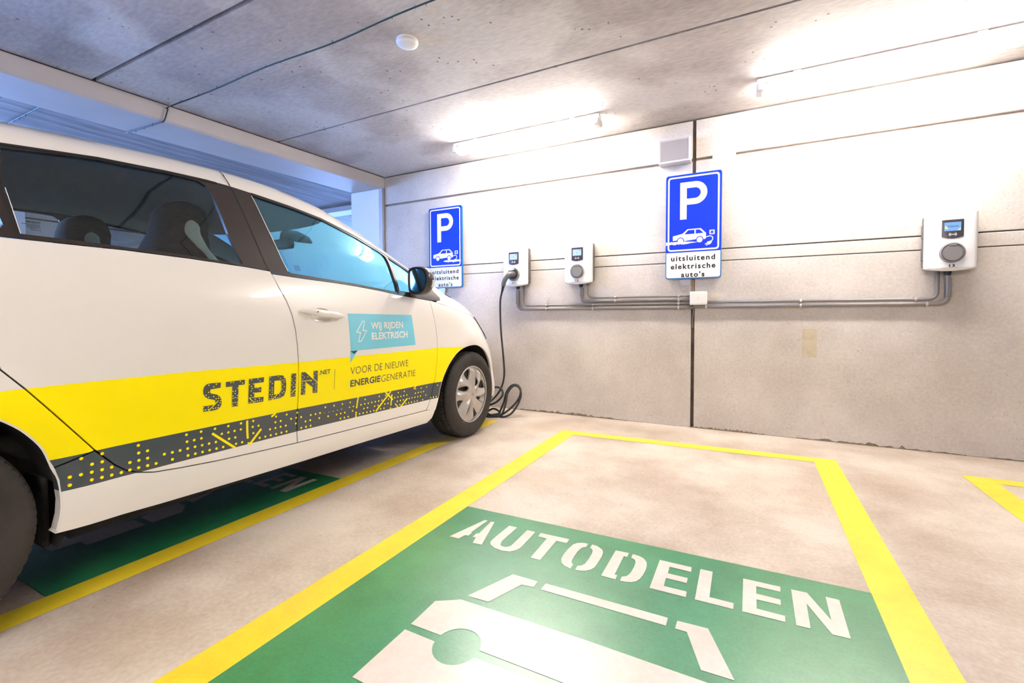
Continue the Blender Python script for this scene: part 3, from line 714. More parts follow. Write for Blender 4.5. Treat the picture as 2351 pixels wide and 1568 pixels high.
# teal cable along the ceiling with hooks, stepping round the beam
t = thing('ceiling_cable', 'long teal cable clipped along the ceiling and bent round the beam', 'cable', (-1.5, 1.785, H))
zc = H-.022
bxx = bx(1.78)
pts = [(1.5, 1.785, zc), (.4, 1.775, zc-.004), (-.4, 1.79, zc-.002), (-1.45, 1.778, zc+.004), (-2.0, 1.787, zc-.006), (-2.57, 1.780, zc+.002), (-3.1, 1.787, zc-.006), (bxx+.045, 1.790, zc), (bxx+.020, 1.786, 2.335), (bxx+.016, 1.778, 2.300), (bxx+.014, 1.770, 2.268), (bxx+.004, 1.763, 2.246), (bxx-.03, 1.757, 2.243), (bxx-.22, 1.745, 2.241), (bxx-.45, 1.735, 2.243)]
bm = bmesh.new(); tube(bm, spline(pts, 6), .0042, 8); link('cable_run', bm, 'green_cable', t)
for x in (-.3, -1.45, -2.57, bxx+.04):
    bm = bmesh.new(); tube(bm, [(x, 1.784, H-.0005), (x, 1.784, H-.018), (x+.008, 1.789, H-.026), (x+.004, 1.790, H-.032), (x-.006, 1.782, H-.028)], .0022, 6); link('hook', bm, 'clamp', t)
for k in range(14):
    x = -.75-k*.21
    if min(abs(x-q) for q in (-1.45, -2.57)) > .06 and x > bxx+.1:
        bm = bmesh.new(); tube(bm, [(x, 1.783, zc+.006), (x+.001, 1.779, zc-.010)], .0016, 5); link('cable_tie', bm, 'green_cable', t)
for x in (bxx-.1, bxx-.21, bxx-.33):
    bm = bmesh.new(); tube(bm, [(x, 1.745, 2.247), (x+.001, 1.742, 2.226)], .0016, 5); link('cable_tie', bm, 'green_cable', t)
t = thing('ceiling_cable', 'short stretch of teal cable on the darker ceiling beyond the beam, at far left', 'cable', (-4.9, 1.37, H))
bm = bmesh.new(); tube(bm, spline([(bx(1.37)-.40, 1.371, H-.018), (-4.62, 1.372, H-.018), (-5.3, 1.373, H-.018), (-6.6, 1.38, H-.018)], 5), .0045, 8); link('cable_run', bm, 'green_cable', t)
for x in (-4.7, -4.82, -4.92, -5.05, -5.15):
    bm = bmesh.new(); tube(bm, [(x, 1.372, H-.012), (x, 1.368, H-.036)], .002, 5); link('cable_tie', bm, 'green_cable', t)

# ------------------------------------------------------------------ charging cable
t = thing('charging_cable', 'black charging cable plugged into the left charger and coiled on the floor behind the car', 'cable', (-1.9, 3.6, 0))
yf = D-.118
bm = bmesh.new()
gp = spline([(-1.899, yf+.010, 1.245), (-1.902, yf-.030, 1.250), (-1.912, yf-.058, 1.243), (-1.932, yf-.080, 1.215), (-1.950, yf-.088, 1.175), (-1.958, yf-.085, 1.145)], 6)
tube(bm, gp, [.030 if i < 8 else (.028-.006*min(1, (i-8)/8) if i < 18 else .020) for i in range(len(gp))], 16); link('plug_handle', bm, 'plug_grey', t, False)
bm = bmesh.new()
for k in range(5): tube(bm, [(-1.958-.003*k, yf-.085, 1.145-.012*k), (-1.959-.003*k, yf-.085, 1.137-.012*k)], .0165-.0014*k, 12)
tube(bm, [(-1.958, yf-.085, 1.148), (-1.973, yf-.085, 1.085)], .0085, 10); link('strain_relief', bm, 'cable_black', t)
cp = [(-1.965, yf-.085, 1.115), (-1.990, 3.60, 1.02), (-1.992, 3.60, .88), (-1.984, 3.60, .72), (-1.962, 3.60, .50), (-1.955, 3.60, .34), (-1.978, 3.58, .225),
      (-2.030, 3.55, .140), (-2.075, 3.50, .095), (-2.085, 3.46, .075), (-2.020, 3.45, .095), (-1.950, 3.46, .130), (-1.905, 3.48, .190), (-1.935, 3.50, .240), (-2.000, 3.50, .245), (-2.060, 3.49, .200),
      (-2.085, 3.48, .110), (-2.050, 3.45, .030), (-1.975, 3.43, .010), (-1.900, 3.44, .022), (-1.820, 3.48, .085), (-1.770, 3.52, .160), (-1.765, 3.55, .225), (-1.805, 3.57, .268), (-1.860, 3.56, .262), (-1.895, 3.53, .205), (-1.905, 3.50, .120), (-1.925, 3.46, .030),
      (-1.880, 3.43, .008), (-1.815, 3.46, .035), (-1.770, 3.50, .110), (-1.752, 3.53, .190), (-1.780, 3.55, .250), (-1.835, 3.55, .262), (-1.878, 3.52, .200), (-1.875, 3.48, .120), (-1.890, 3.43, .030),
      (-1.960, 3.40, .008), (-2.030, 3.38, .008), (-2.110, 3.42, .008), (-2.10, 3.50, .008), (-2.02, 3.52, .05), (-1.95, 3.50, .02), (-2.05, 3.42, .008), (-2.20, 3.48, .008), (-2.35, 3.62, .03), (-2.50, 3.72, .25), (-2.62, 3.715, .56), (-2.635, 3.665, .62)]
bm = bmesh.new(); tube(bm, spline(cp, 7), .0088, 10); link('cord', bm, 'cable_black', t)

# ================================================================== THE CAR

XC=-2.635; WY1=2.80; WY0=0.212
def _pchip(xs,ys):
    n=len(xs); h=[xs[i+1]-xs[i] for i in range(n-1)]; d=[(ys[i+1]-ys[i])/h[i] for i in range(n-1)]
    m=[d[0]]+[0 if d[i-1]*d[i]<=0 else 2*d[i-1]*d[i]/(d[i-1]+d[i]) for i in range(1,n-1)]+[d[-1]]
    def f(x):
        if x<=xs[0]: return ys[0]
        if x>=xs[-1]: return ys[-1]
        lo=0;hi=n-1
        while hi-lo>1:
            k=(lo+hi)//2
            if xs[k]<=x: lo=k
            else: hi=k
        t=(x-xs[lo])/h[lo]; t2=t*t;t3=t2*t
        return (2*t3-3*t2+1)*ys[lo]+(t3-2*t2+t)*h[lo]*m[lo]+(-2*t3+3*t2)*ys[lo+1]+(t3-t2)*h[lo]*m[lo+1]
    return f
side=_pchip([.10,.16,.20,.25,.32,.42,.52,.62,.72,.82,.92,1.0,1.06,1.12,1.20,1.30,1.38,1.43,1.47,1.505,1.53,1.548,1.558,1.562],
            [.70,.800,.835,.850,.853,.849,.856,.863,.865,.862,.853,.838,.820,.795,.768,.730,.697,.668,.630,.565,.475,.34,.18,.0])
yc=_pchip([.10,.2,.3,.45,.6,.7,.8,.888,.95,1.0,1.04,1.1,1.2,1.3,1.38,1.46,1.5,1.53,1.55,1.562],
          [3.58,3.65,3.665,3.64,3.59,3.52,3.415,3.30,3.17,3.03,2.91,2.76,2.53,2.32,2.13,1.90,1.72,1.52,1.27,1.0])
LL=_pchip([.3,.6,.8,.95,1.05,1.2,1.56],[.85,.90,.95,1.1,1.5,1.6,1.2])
aa=_pchip([.3,.6,.8,.95,1.05,1.2,1.4,1.56],[2.7,2.7,3.0,4.0,6.5,7.5,7,4])
bb=_pchip([.3,.8,1.0,1.2,1.5],[2.,2.,2.3,2.5,2.5])
yr=_pchip([.1,.2,.3,.5,.9,1.0,1.1,1.3,1.45,1.5,1.55,1.562],[-.38,-.43,-.445,-.445,-.42,-.4,-.36,-.24,-.08,.05,.3,.6])
dzr=_pchip([-.5,0,.45,.8,1.05,1.4,1.6,1.9,2.2,2.5],[-.12,-.07,-.028,-.004,.012,.022,.02,.008,0,0])
def w(y,z):
    if z>1.1: z=z-dzr(y)*min(1.,(z-1.1)/.4)
    s=side(z); c=yc(z); L=LL(z); y0=c-L
    if y>y0:
        t=min(1.,(y-y0)/L); s*=max(0.,1-t**aa(z))**(1/bb(z))
    r=yr(z); L=.7 if z<1.45 else .6
    if y<r+L:
        t=min(1.,(r+L-y)/L); s*=max(0.,1-t**3.2)**(1/2.2)
    if z<1.0:
        for wy in (WY1,WY0):
            d=math.hypot(y-wy,z-.31)
            if .3<d<.52: s+=.010*math.sin(math.pi*(d-.3)/.22)**2 if d>.41 else .010*1*(.5-.5*math.cos(math.pi*min(1,(d-.3)/.11)))
    return s

def yf(a, z):
    """front contour: y at half width a on level z"""
    if z > 1.1:
        lo, hi = .9, 3.7
        for _ in range(30):
            mid = (lo+hi)/2
            if w(mid, z) > a: lo = mid
            else: hi = mid
        return lo
    y0 = yc(z)-LL(z); s = side(z)
    q = min(1., max(0., a/s)); return y0+LL(z)*(1-q**bb(z))**(1/aa(z))
def yb(a, z):
    """rear contour"""
    lo, hi = -.7, .65
    for _ in range(30):
        mid = (lo+hi)/2
        if w(mid, z) > a: hi = mid
        else: lo = mid
    return hi
def wgrad(y, z):
    e = .004; return (w(y+e, z)-w(y-e, z))/(2*e), (w(y, z+e)-w(y, z-e))/(2*e)
CAR = thing('car', 'white electric hatchback with yellow and grey livery, plugged in at the wall', 'car', (XC, 1.5, 0))
def finish(name, bm, mt, parent, nrm):
    """nrm: dict vert index -> normal for analytic shading (faces flagged smooth only)"""
    bm.verts.index_update(); me = bpy.data.meshes.new(name)
    keep = [f.smooth for f in bm.faces]
    bm.to_mesh(me); bm.free()
    o = bpy.data.objects.new(name, me); C.objects.link(o)
    for x in (mt if isinstance(mt, (list, tuple)) else [mt]): me.materials.append(M[x])
    L = [(0, 0, 0)]*len(me.loops)
    for p in me.polygons:
        if p.use_smooth:
            for li in p.loop_indices:
                v = me.loops[li].vertex_index
                if v in nrm: L[li] = nrm[v]
    me.normals_split_custom_set(L)
    if parent is not None: o.parent = parent; o.matrix_parent_inverse = Matrix.Translation(-parent.location) if parent.type == 'EMPTY' else Matrix()
    return o
def sidepanel(name, outer, mt, parent=None, holes=(), sd=1, off=0., lip=.018, step=.045, regions=(), gap=.0):
    bm = bmesh.new()
    if gap: outer = inset(outer, gap)
    vs, tris, reg = fill2d(outer, holes, step, regions)
    V = {}; nrm = {}
    cnt = {}
    for t, g in zip(tris, reg):
        for i in t:
            if i not in V:
                y, z = vs[i]; V[i] = bm.verts.new((XC+sd*(w(y, z)+off), y, z))
        q = t if sd < 0 else t
        f = bm.faces.new([V[i] for i in q]); f.material_index = g; f.smooth = True
        for a, b in ((t[0], t[1]), (t[1], t[2]), (t[2], t[0])): cnt[(a, b)] = g
    bm.verts.index_update()
    for i, v in V.items():
        gy, gz = wgrad(*vs[i]); n = Vector((sd, -gy, -gz)).normalized(); nrm[v.index] = n
    # make faces point outwards
    for f in bm.faces:
        f.normal_update()
        if f.normal.x*sd < 0: f.normal_flip()
    if lip:
        bk = {}
        for (a, b), g in cnt.items():
            if (b, a) not in cnt:
                for i in (a, b):
                    if i not in bk:
                        y, z = vs[i]; bk[i] = bm.verts.new((XC+sd*(w(y, z)+off-lip), y, z))
                f = bm.faces.new((V[a], V[b], bk[b], bk[a])); f.smooth = False; f.material_index = g
    return finish(name, bm, mt, parent or CAR, nrm)
def levels(name, mt, zs, fn, lim, na=40, parent=None, sd=1):
    """surface from level sets: fn(a, z) -> y, |a| < lim(z)"""
    bm = bmesh.new(); rows = []; nrm = {}
    for z in zs:
        A = lim(z); row = []
        for k in range(na+1):
            u_ = math.sin((k/na-.5)*PI); a = A*u_; row.append(bm.verts.new((XC+a, fn(abs(a), z), z)))
        rows.append(row)
    for r0, r1 in zip(rows, rows[1:]):
        for k in range(na):
            f = bm.faces.new((r0[k], r0[k+1], r1[k+1], r1[k])); f.smooth = True
            if (fn is yf and f.calc_center_median() is None): pass
    bmesh.ops.recalc_face_normals(bm, faces=bm.faces)
    return link_s(name, bm, mt, parent)
def link_s(name, bm, mt, parent=None):
    o = link(name, bm, mt, None, False)
    for p in o.data.polygons: p.use_smooth = True
    p = parent or CAR; o.parent = p; o.matrix_parent_inverse = Matrix.Translation(-p.location) if p.type == 'EMPTY' else Matrix()
    return o
def fr(a, b, n): return [a+(b-a)*k/n for k in range(n+1)]

LIV_Y = [(-.6, .470), (.555, .470), (.9, .470), (1.355, .468), (1.70, .4625), (1.97, .458), (2.44, .452), (2.80, .449), (2.80, .661), (2.7335, .6625), (2.3667, .675), (1.64, .676), (1.355, .6765), (.92, .6835), (.4448, .684), (-.6, .685)]
LIV_D = [(-.6, .375), (.565, .3705), (.74, .3675), (1.08, .3675), (1.356, .368), (1.70, .363), (2.27, .354), (2.44, .353), (2.80, .350), (2.80, .4489), (2.44, .4519), (1.97, .4579), (1.70, .4624), (1.355, .4679), (.9, .4699), (.555, .4699), (-.6, .4699)]
LIV = [(LIV_Y, 1), (LIV_D, 2)]
def clipreg(outer):
    """only keep the livery region edges near the panel"""
    y0 = min(p[0] for p in outer)-.02; y1 = min(2.80, max(p[0] for p in outer)+.02); out = []
    for P, k in LIV:
        n = len(P)//2; lo = P[:n]; hi = P[n:]
        def cut(L):
            L = sorted(L); r = []
            def at(y):
                for a, b in zip(L, L[1:]):
                    if a[0] <= y <= b[0]: return a[1]+(b[1]-a[1])*(y-a[0])/(b[0]-a[0])
                return L[0][1] if y < L[0][0] else L[-1][1]
            return [(y, at(y)) for y in fr(y0, y1, max(2, int((y1-y0)/.06)))]
        out.append((cut(lo)+cut(hi)[::-1], k))
    return out
BM = ['white', 'c_yellow', 'c_dark']
gapB = [(1.3513, .3165), (1.3512, .36), (1.3545, .42), (1.3573, .50), (1.3575, .58), (1.3560, .66), (1.3520, .75), (1.3456, .82), (1.3340, .885), (1.3140, .945), (1.2885, 1.000), (1.2640, 1.0600)]
rearbot = [(.448, .741), (.4967, .678), (.57, .5745), (.6429, .4717), (.6955, .408), (.7235, .3835), (.7525, .3680), (.80, .3540), (.88, .345), (1.003, .3345), (1.18, .325), (1.3513, .3165)]
frontbot = [(1.3513, .3165), (1.6, .309), (1.9, .301), (2.1, .2955), (2.2600, .2910)]
gapF = [(2.2600, .2910), (2.290, .325), (2.318, .370), (2.3440, .450), (2.3600, .520), (2.3690, .600), (2.3710, .660), (2.3660, .740), (2.3520, .830), (2.3370, .900), (2.3290, .9480), (2.3265, .9760)]
belt = [(.41, 1.103), (.5093, 1.1027), (.7583, 1.1015), (.95, 1.095), (1.1661, 1.0825), (1.2640, 1.0730), (1.2640, 1.0625), (1.4287, 1.052), (1.60, 1.0435), (1.7356, 1.034), (1.90, 1.018), (2.0482, 1.001), (2.133, .992), (2.3265, .9765)]
archF = [(2.2879, .2076), (2.3251, .2302), (2.3478, .28), (2.3640, .320), (2.384, .3650), (2.4150, .440), (2.4560, .515), (2.51, .578), (2.58, .628), (2.66, .657), (2.75, .670), (2.84, .668), (2.92, .648), (2.9985, .612), (3.06, .565), (3.11, .505), (3.1353, .44), (3.1430, .3626), (3.1362, .2364)]
archR = [(.5537, .2588), (.5618, .2993), (.5647, .3409), (.5600, .4059), (.5462, .4463), (.5272, .5055), (.5016, .5482), (.4699, .5859), (.42, .625), (.35, .655), (.26, .672), (.16, .672), (.07, .65), (-.01, .61), (-.07, .55), (-.115, .48), (-.14, .40), (-.145, .32), (-.14, .24)]
def sm2(P, n=3): return [(q.x, q.y) for q in spline([(a, b, 0) for a, b in P], n)]
archF = archF[:2]+sm2(archF[2:]); archR = archR[:1]+sm2(archR[1:])
sillbot = [(.5458, .2511), (.6252, .2480), (.8237, .2386), (1.1472, .2290), (1.3948, .2230), (1.6923, .2190), (2.0, .2120), (2.2879, .2060)]
CUP = [(1.487+.060*math.cos(2*PI*k/32), .882+.036*math.sin(2*PI*k/32)) for k in range(32)]
for sd in (1, -1):
    # rear door
    P = [(.41, 1.1015), (.405, .95), (.42, .84)]+rearbot+gapB[1:-1]+[(1.2640, 1.0735)]+belt[1:5][::-1]
    rd = sidepanel('rear_door', P, BM, sd=sd, gap=.0028, regions=clipreg(P) if sd > 0 else ())
    P = frontbot+gapF[1:]+belt[6:-1][::-1]+gapB[1:-1][::-1]
    fd = sidepanel('front_door', P, BM, sd=sd, gap=.0028, holes=[CUP] if sd > 0 else (), regions=clipreg(P) if sd > 0 else ())
    if sd > 0: RD, FD = rd, fd
    P = [(2.3265, .9765)]+gapF[::-1][1:-1]+[(2.2660, .2915)]+archF[2:]+[(3.20, .236), (3.19, .45), (3.14, .66), (3.115, .72), (3.095, .80), (2.96, .872), (2.80, .893), (2.65, .915), (2.50, .944), (2.40, .9650)]
    ff_ = sidepanel('front_fender', P, BM, sd=sd, gap=.0015, regions=clipreg(P) if sd > 0 else ())
    if sd > 0: FF = ff_
    # quarter panel and sill
    P = [(.6429, .4717), (.57, .5745), (.4967, .678), (.448, .741), (.42, .84), (.405, .95), (.41, 1.103), (-.18, 1.135), (-.26, .9), (-.27, .6), (-.26, .24)]+[q for q in archR[::-1] if not (q[0] > .5 and q[1] < .455)]+[(.5490, .4463)]
    sidepanel('quarter_panel', P, BM, sd=sd, gap=.0015, regions=clipreg(P) if sd > 0 else ())
    P = [(.5537, .2588), (.5618, .2993), (.5647, .3409), (.5600, .4059), (.5500, .4440), (.6429, .4700)]+rearbot[4:]+frontbot[1:]+[(2.347, .286), (2.348, .28), (2.3251, .2302)]+sillbot[::-1]
    sidepanel('sill', P, BM, sd=sd, gap=.0012, lip=.05, regions=clipreg(P) if sd > 0 else ())
# inner black shell behind the gaps
for sd in (1, -1):
    P = [(-.2, .30)]+[(-.2, 1.12), (.41, 1.095), (.95, 1.085), (1.27, 1.06), (1.7, 1.03), (2.05, .99), (2.33, .965), (2.6, .92), (2.95, .865), (3.10, .78), (3.16, .60), (3.17, .30)]+[(3.155, .26), (3.155, .40), (3.12, .52), (3.0, .63), (2.84, .69), (2.70, .685), (2.55, .63), (2.44, .53), (2.37, .38), (2.33, .24), (1.4, .25), (.60, .27)]+[(.585, .34), (.57, .44), (.50, .58), (.36, .67), (.2, .69), (.03, .65), (-.09, .56), (-.15, .42), (-.16, .30)]
    sidepanel('inner_shell', P, 'seam', sd=sd, off=-.022, lip=0, step=.08)
    # greenhouse: white rail over the windows, black frames, glass
    wtop = [(-.15, 1.22), (.05, 1.305), (.25, 1.352), (.5118, 1.3880), (.7426, 1.4190), (.95, 1.4300), (1.0873, 1.4330), (1.17, 1.4310), (1.267, 1.4220), (1.45, 1.4030), (1.630, 1.3770), (1.861, 1.3200), (2.07, 1.2480), (2.2448, 1.1720), (2.33, 1.115), (2.41, 1.045), (2.455, .995), (2.445, .976)]
    AP = lambda z: _ap(z)
    _ap = _pchip([.9, 1.0, 1.05, 1.12, 1.2, 1.3, 1.4, 1.46, 1.50], [.76, .735, .71, .685, .655, .62, .585, .56, .545])
    zt = 1.503
    def roof_z(y):   # height where the side surface is .545 wide
        lo, hi = 1.30, 1.56
        for _ in range(30):
            mid = (lo+hi)/2
            if w(y, mid) > .545: lo = mid
            else: hi = mid
        return lo
    ytopf = yf(.545, 1.478)
    pil = [(yf(AP(z)+.004, z), z) for z in fr(.990, 1.478, 22)]
    top = [(y, roof_z(y)) for y in fr(ytopf-.02, -.02, 26)]
    P = wtop+pil+top
    sidepanel('roof_rail', P, 'white', sd=sd, lip=.012)
    # black frames
    fb = [(.41, 1.103), (-.15, 1.135)]
    P = wtop[:9]+[(1.2640, 1.0740)]+belt[1:5][::-1]+[(-.10, 1.130), (-.20, 1.16)]
    P = [(-.15, 1.215)]+wtop[1:8]+[(1.1815, 1.4295), (1.2000, 1.340), (1.2250, 1.220), (1.2540, 1.0800), (1.2540, 1.0738), (1.1661, 1.0825), (.95, 1.095), (.7583, 1.1015), (.5093, 1.1027), (-.10, 1.125)]
    glR = [(.5105, 1.376), (.7397, 1.4085), (.92, 1.418), (1.0111, 1.4195), (1.0550, 1.4175), (1.0800, 1.402), (1.0950, 1.368), (1.1070, 1.300), (1.1190, 1.212), (1.1500, 1.094), (1.1450, 1.0905), (.95, 1.105), (.641, 1.1150), (.5165, 1.1172), (.4980, 1.252)]
    qgl = round_poly([(.475, 1.340), (.462, 1.26), (.486, 1.130), (.465, 1.118), (.10, 1.135), (.02, 1.16), (.20, 1.30)], .014, 4)
    rf = sidepanel('rear_window_frame', P, 'black_trim', sd=sd, holes=[glR, qgl], lip=.014, off=.0005)
    sidepanel('rear_side_window', inset(glR, -.004), 'glass_r', sd=sd, off=-.006, lip=0, parent=rf)
    sidepanel('quarter_window', inset(qgl, -.004), 'glass_r', sd=sd, off=-.006, lip=0, parent=rf)
    P = [(1.1855, 1.4295), (1.267, 1.4215), (1.45, 1.4030), (1.630, 1.3770), (1.861, 1.3200), (2.07, 1.2480), (2.2448, 1.1720), (2.33, 1.115), (2.41, 1.045), (2.4500, .992), (2.4430, .9770), (2.3265, .9765), (2.133, .992), (2.0482, 1.001), (1.90, 1.018), (1.7356, 1.034), (1.60, 1.0435), (1.4287, 1.052), (1.2660, 1.0625), (1.2580, 1.0800), (1.2290, 1.220), (1.2040, 1.340)]
    glF = [(1.2690, 1.4085), (1.45, 1.3915), (1.6232, 1.366), (1.8497, 1.3080), (2.0016, 1.2560), (2.0405, 1.2370), (2.0480, 1.2200), (2.0330, 1.0170), (1.90, 1.030), (1.7173, 1.0470), (1.3650, 1.0720), (1.3500, 1.0800)]
    triF = [(2.0760, 1.2260), (2.2230, 1.1620), (2.31, 1.104), (2.385, 1.042), (2.34, 1.020), (2.16, 1.0185), (2.058, 1.0250)]
    fw_ = sidepanel('front_window_frame', P, 'black_trim', sd=sd, holes=[glF, triF], lip=.014, off=.0005)
    sidepanel('front_side_window', inset(glF, -.004), 'glass_f', sd=sd, off=-.006, lip=0, parent=fw_)
    sidepanel('fixed_quarter_light', inset(triF, -.004), 'glass_f', sd=sd, off=-.006, lip=0, parent=fw_)
    if sd > 0: RFR, FFR = rf, fw_
# seams on the white rail, bright line on the rear frame, belt trim, wheel-arch lips
def ribbon(name, pts, wd_, mt, off, parent, sd=1):
    bm = bmesh.new(); a = []; b = []
    P = dens(pts, .02, False)
    for i, p in enumerate(P):
        q0 = P[max(0, i-1)]; q1 = P[min(len(P)-1, i+1)]; d = Vector((q1[0]-q0[0], q1[1]-q0[1])).normalized(); n = (-d.y*wd_/2, d.x*wd_/2)
        for L, s in ((a, 1), (b, -1)):
            y, z = p[0]+n[0]*s, p[1]+n[1]*s; L.append(bm.verts.new((XC+sd*(w(y, z)+off), y, z)))
    for i in range(len(P)-1): bm.faces.new((a[i], a[i+1], b[i+1], b[i]))
    return link_s(name, bm, mt, parent)
ribbon('door_seam', [(1.1835, 1.430), (1.1800, 1.470), (1.1900, 1.506)], .005, 'seam', .0008, CAR)
ribbon('door_seam', [(1.2560, 1.077), (1.2270, 1.220), (1.2020, 1.340), (1.1835, 1.428)], .0045, 'seam', .0012, CAR)
ribbon('window_seal', [(.4970, 1.30), (.4945, 1.252), (.5115, 1.104)], .0045, 'rubber', .002, RFR)
ribbon('chrome_edge', [(.5020, 1.25), (.5160, 1.118)], .0018, 'c_white', .0022, RFR)
ribbon('chrome_edge', [(1.2680, 1.4070), (1.30, 1.270), (1.3500, 1.0790)], .0028, 'c_white', .0018, FFR)
ribbon('window_seal', [(.49, 1.384), (.7426, 1.4165), (.95, 1.4275), (1.0873, 1.4305), (1.13, 1.429)], .008, 'rubber', .0022, RFR)
ribbon('window_seal', [(1.27, 1.4190), (1.45, 1.4000), (1.630, 1.3740), (1.861, 1.3165), (2.07, 1.2445), (2.2448, 1.1680), (2.33, 1.111), (2.41, 1.041)], .007, 'rubber', .0022, FFR)
ribbon('division_bar', [(2.050, 1.236), (2.060, 1.225), (2.046, 1.020), (2.045, 1.005)], .016, 'black_trim', .004, FFR)
for p_ in (archF[2:], archR): ribbon('wheel_arch_lip', [(q[0], q[1]) for q in p_], .007, 'white', -.001, CAR)
# roof skin and headliner
def ztop(a, y):
    lo, hi = 1.25, 1.59
    for _ in range(34):
        mid = (lo+hi)/2
        if w(y, mid) > a: lo = mid
        else: hi = mid
    return lo
def roof(name, mt, dz, A, yf0, yr0, ny=44, nx=24):
    bm = bmesh.new(); rows = []
    for i in range(nx+1):
        a = A*math.sin((i/nx-.5)*PI); y1_ = yf0(abs(a)); rows.append([bm.verts.new((XC+a, yr0+(y1_-yr0)*j/ny, ztop(max(abs(a), .012), yr0+(y1_-yr0)*j/ny)+dz)) for j in range(ny+1)])
    for r0, r1 in zip(rows, rows[1:]):
        for j in range(ny): bm.faces.new((r0[j], r1[j], r1[j+1], r0[j+1]))
    return link_s(name, bm, mt)
roof('roof', 'white', 0, .547, lambda a: yf(a, 1.478)+.0, -.02)
roof('headliner', 'headliner', -.035, .60, lambda a: yf(a, 1.44)-.05, .0, 20, 14)
zsW = fr(1.036, 1.478, 30)
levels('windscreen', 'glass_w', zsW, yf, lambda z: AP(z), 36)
zsB = fr(1.008, 1.036, 3); levels('scuttle_panel', 'black_trim', zsB, lambda a, z: yf(a, z)+.002, lambda z: AP(z)+.02, 30)
splitw = _pchip([.2, .45, .66, .72, .80, .872, .893, .915, .944, .965, .98, 1.01], [w(3.19, .2), w(3.19, .45), w(3.14, .66), w(3.115, .72), w(3.095, .80), w(2.96, .872), w(2.80, .893), w(2.65, .915), w(2.50, .944), w(2.40, .965), w(2.44, .98), .735])
levels('bonnet', 'white', fr(.860, 1.008, 34), yf, lambda z: splitw(z), 48)
levels('front_bumper', 'white', fr(.18, .70, 16)+fr(.70, .860, 10)[1:], yf, lambda z: splitw(z), 48)
_ys = _pchip([.2, .24, .6, .9, 1.135, 1.22, 1.50], [-.26, -.26, -.27, -.26, -.18, -.15, -.02])
_zr = ztop(.015, -.02)
levels('tailgate', 'white', fr(.22, 1.22, 26)+fr(1.22, _zr, 26)[1:], yb, lambda z: max(.014, w(_ys(z), z)), 40)
levels('rear_window', 'lamp_dark', fr(1.10, 1.40, 14), lambda a, z: yb(a, z)-.004, lambda z: .62-.25*(z-1.10), 24)
# headlamp: dark lens wrapping the corner of the nose
hl = inset([(2.955, .868), (3.098, .800), (3.118, .720), (3.20, .690), (3.30, .700), (3.36, .76), (3.22, .845), (3.06, .872)], -.001)
for sd in (1, -1): sidepanel('headlamp', hl, 'lamp_dark', sd=sd, off=.010, lip=.012, step=.03)
bm = bmesh.new(); cyl(bm, (XC, yc(.62)-.004, .62), (0, 1, 0), .07, .02, 24); link_s('charge_flap', bm, 'black_trim')
# underside, arch liners
bm = bmesh.new(); box(bm, XC-.60, XC+.60, -.30, 3.30, .17, .24)
box(bm, XC-.79, XC+.79, .60, 2.33, .20, .26)
link_s('underbody', bm, 'liner')
for sd in (1, -1):
    for wy, R_ in ((WY1, .375), (WY0, .375)):
        bm = bmesh.new(); n = 28; a = []; b = []
        for k in range(n+1):
            t_ = -.35+(PI+.7)*k/n; y = wy+R_*math.cos(t_); z = .32+(R_-.01)*math.sin(t_)
            a.append(bm.verts.new((XC+sd*(w(min(max(y, -.2), 3.15), max(z, .25))-.022), y, z))); b.append(bm.verts.new((XC+sd*.52, y, z)))
        for k in range(n): bm.faces.new((a[k], a[k+1], b[k+1], b[k]))
        bm.faces.new(b); link_s('wheel_arch_liner', bm, 'liner')
bm = bmesh.new(); box(bm, XC+.66, XC+.775, .545, .562, .19, .40, .004, 1); box(bm, XC+.70, XC+.78, .535, .550, .20, .36, .01, 2); link_s('mud_flap', bm, 'liner')
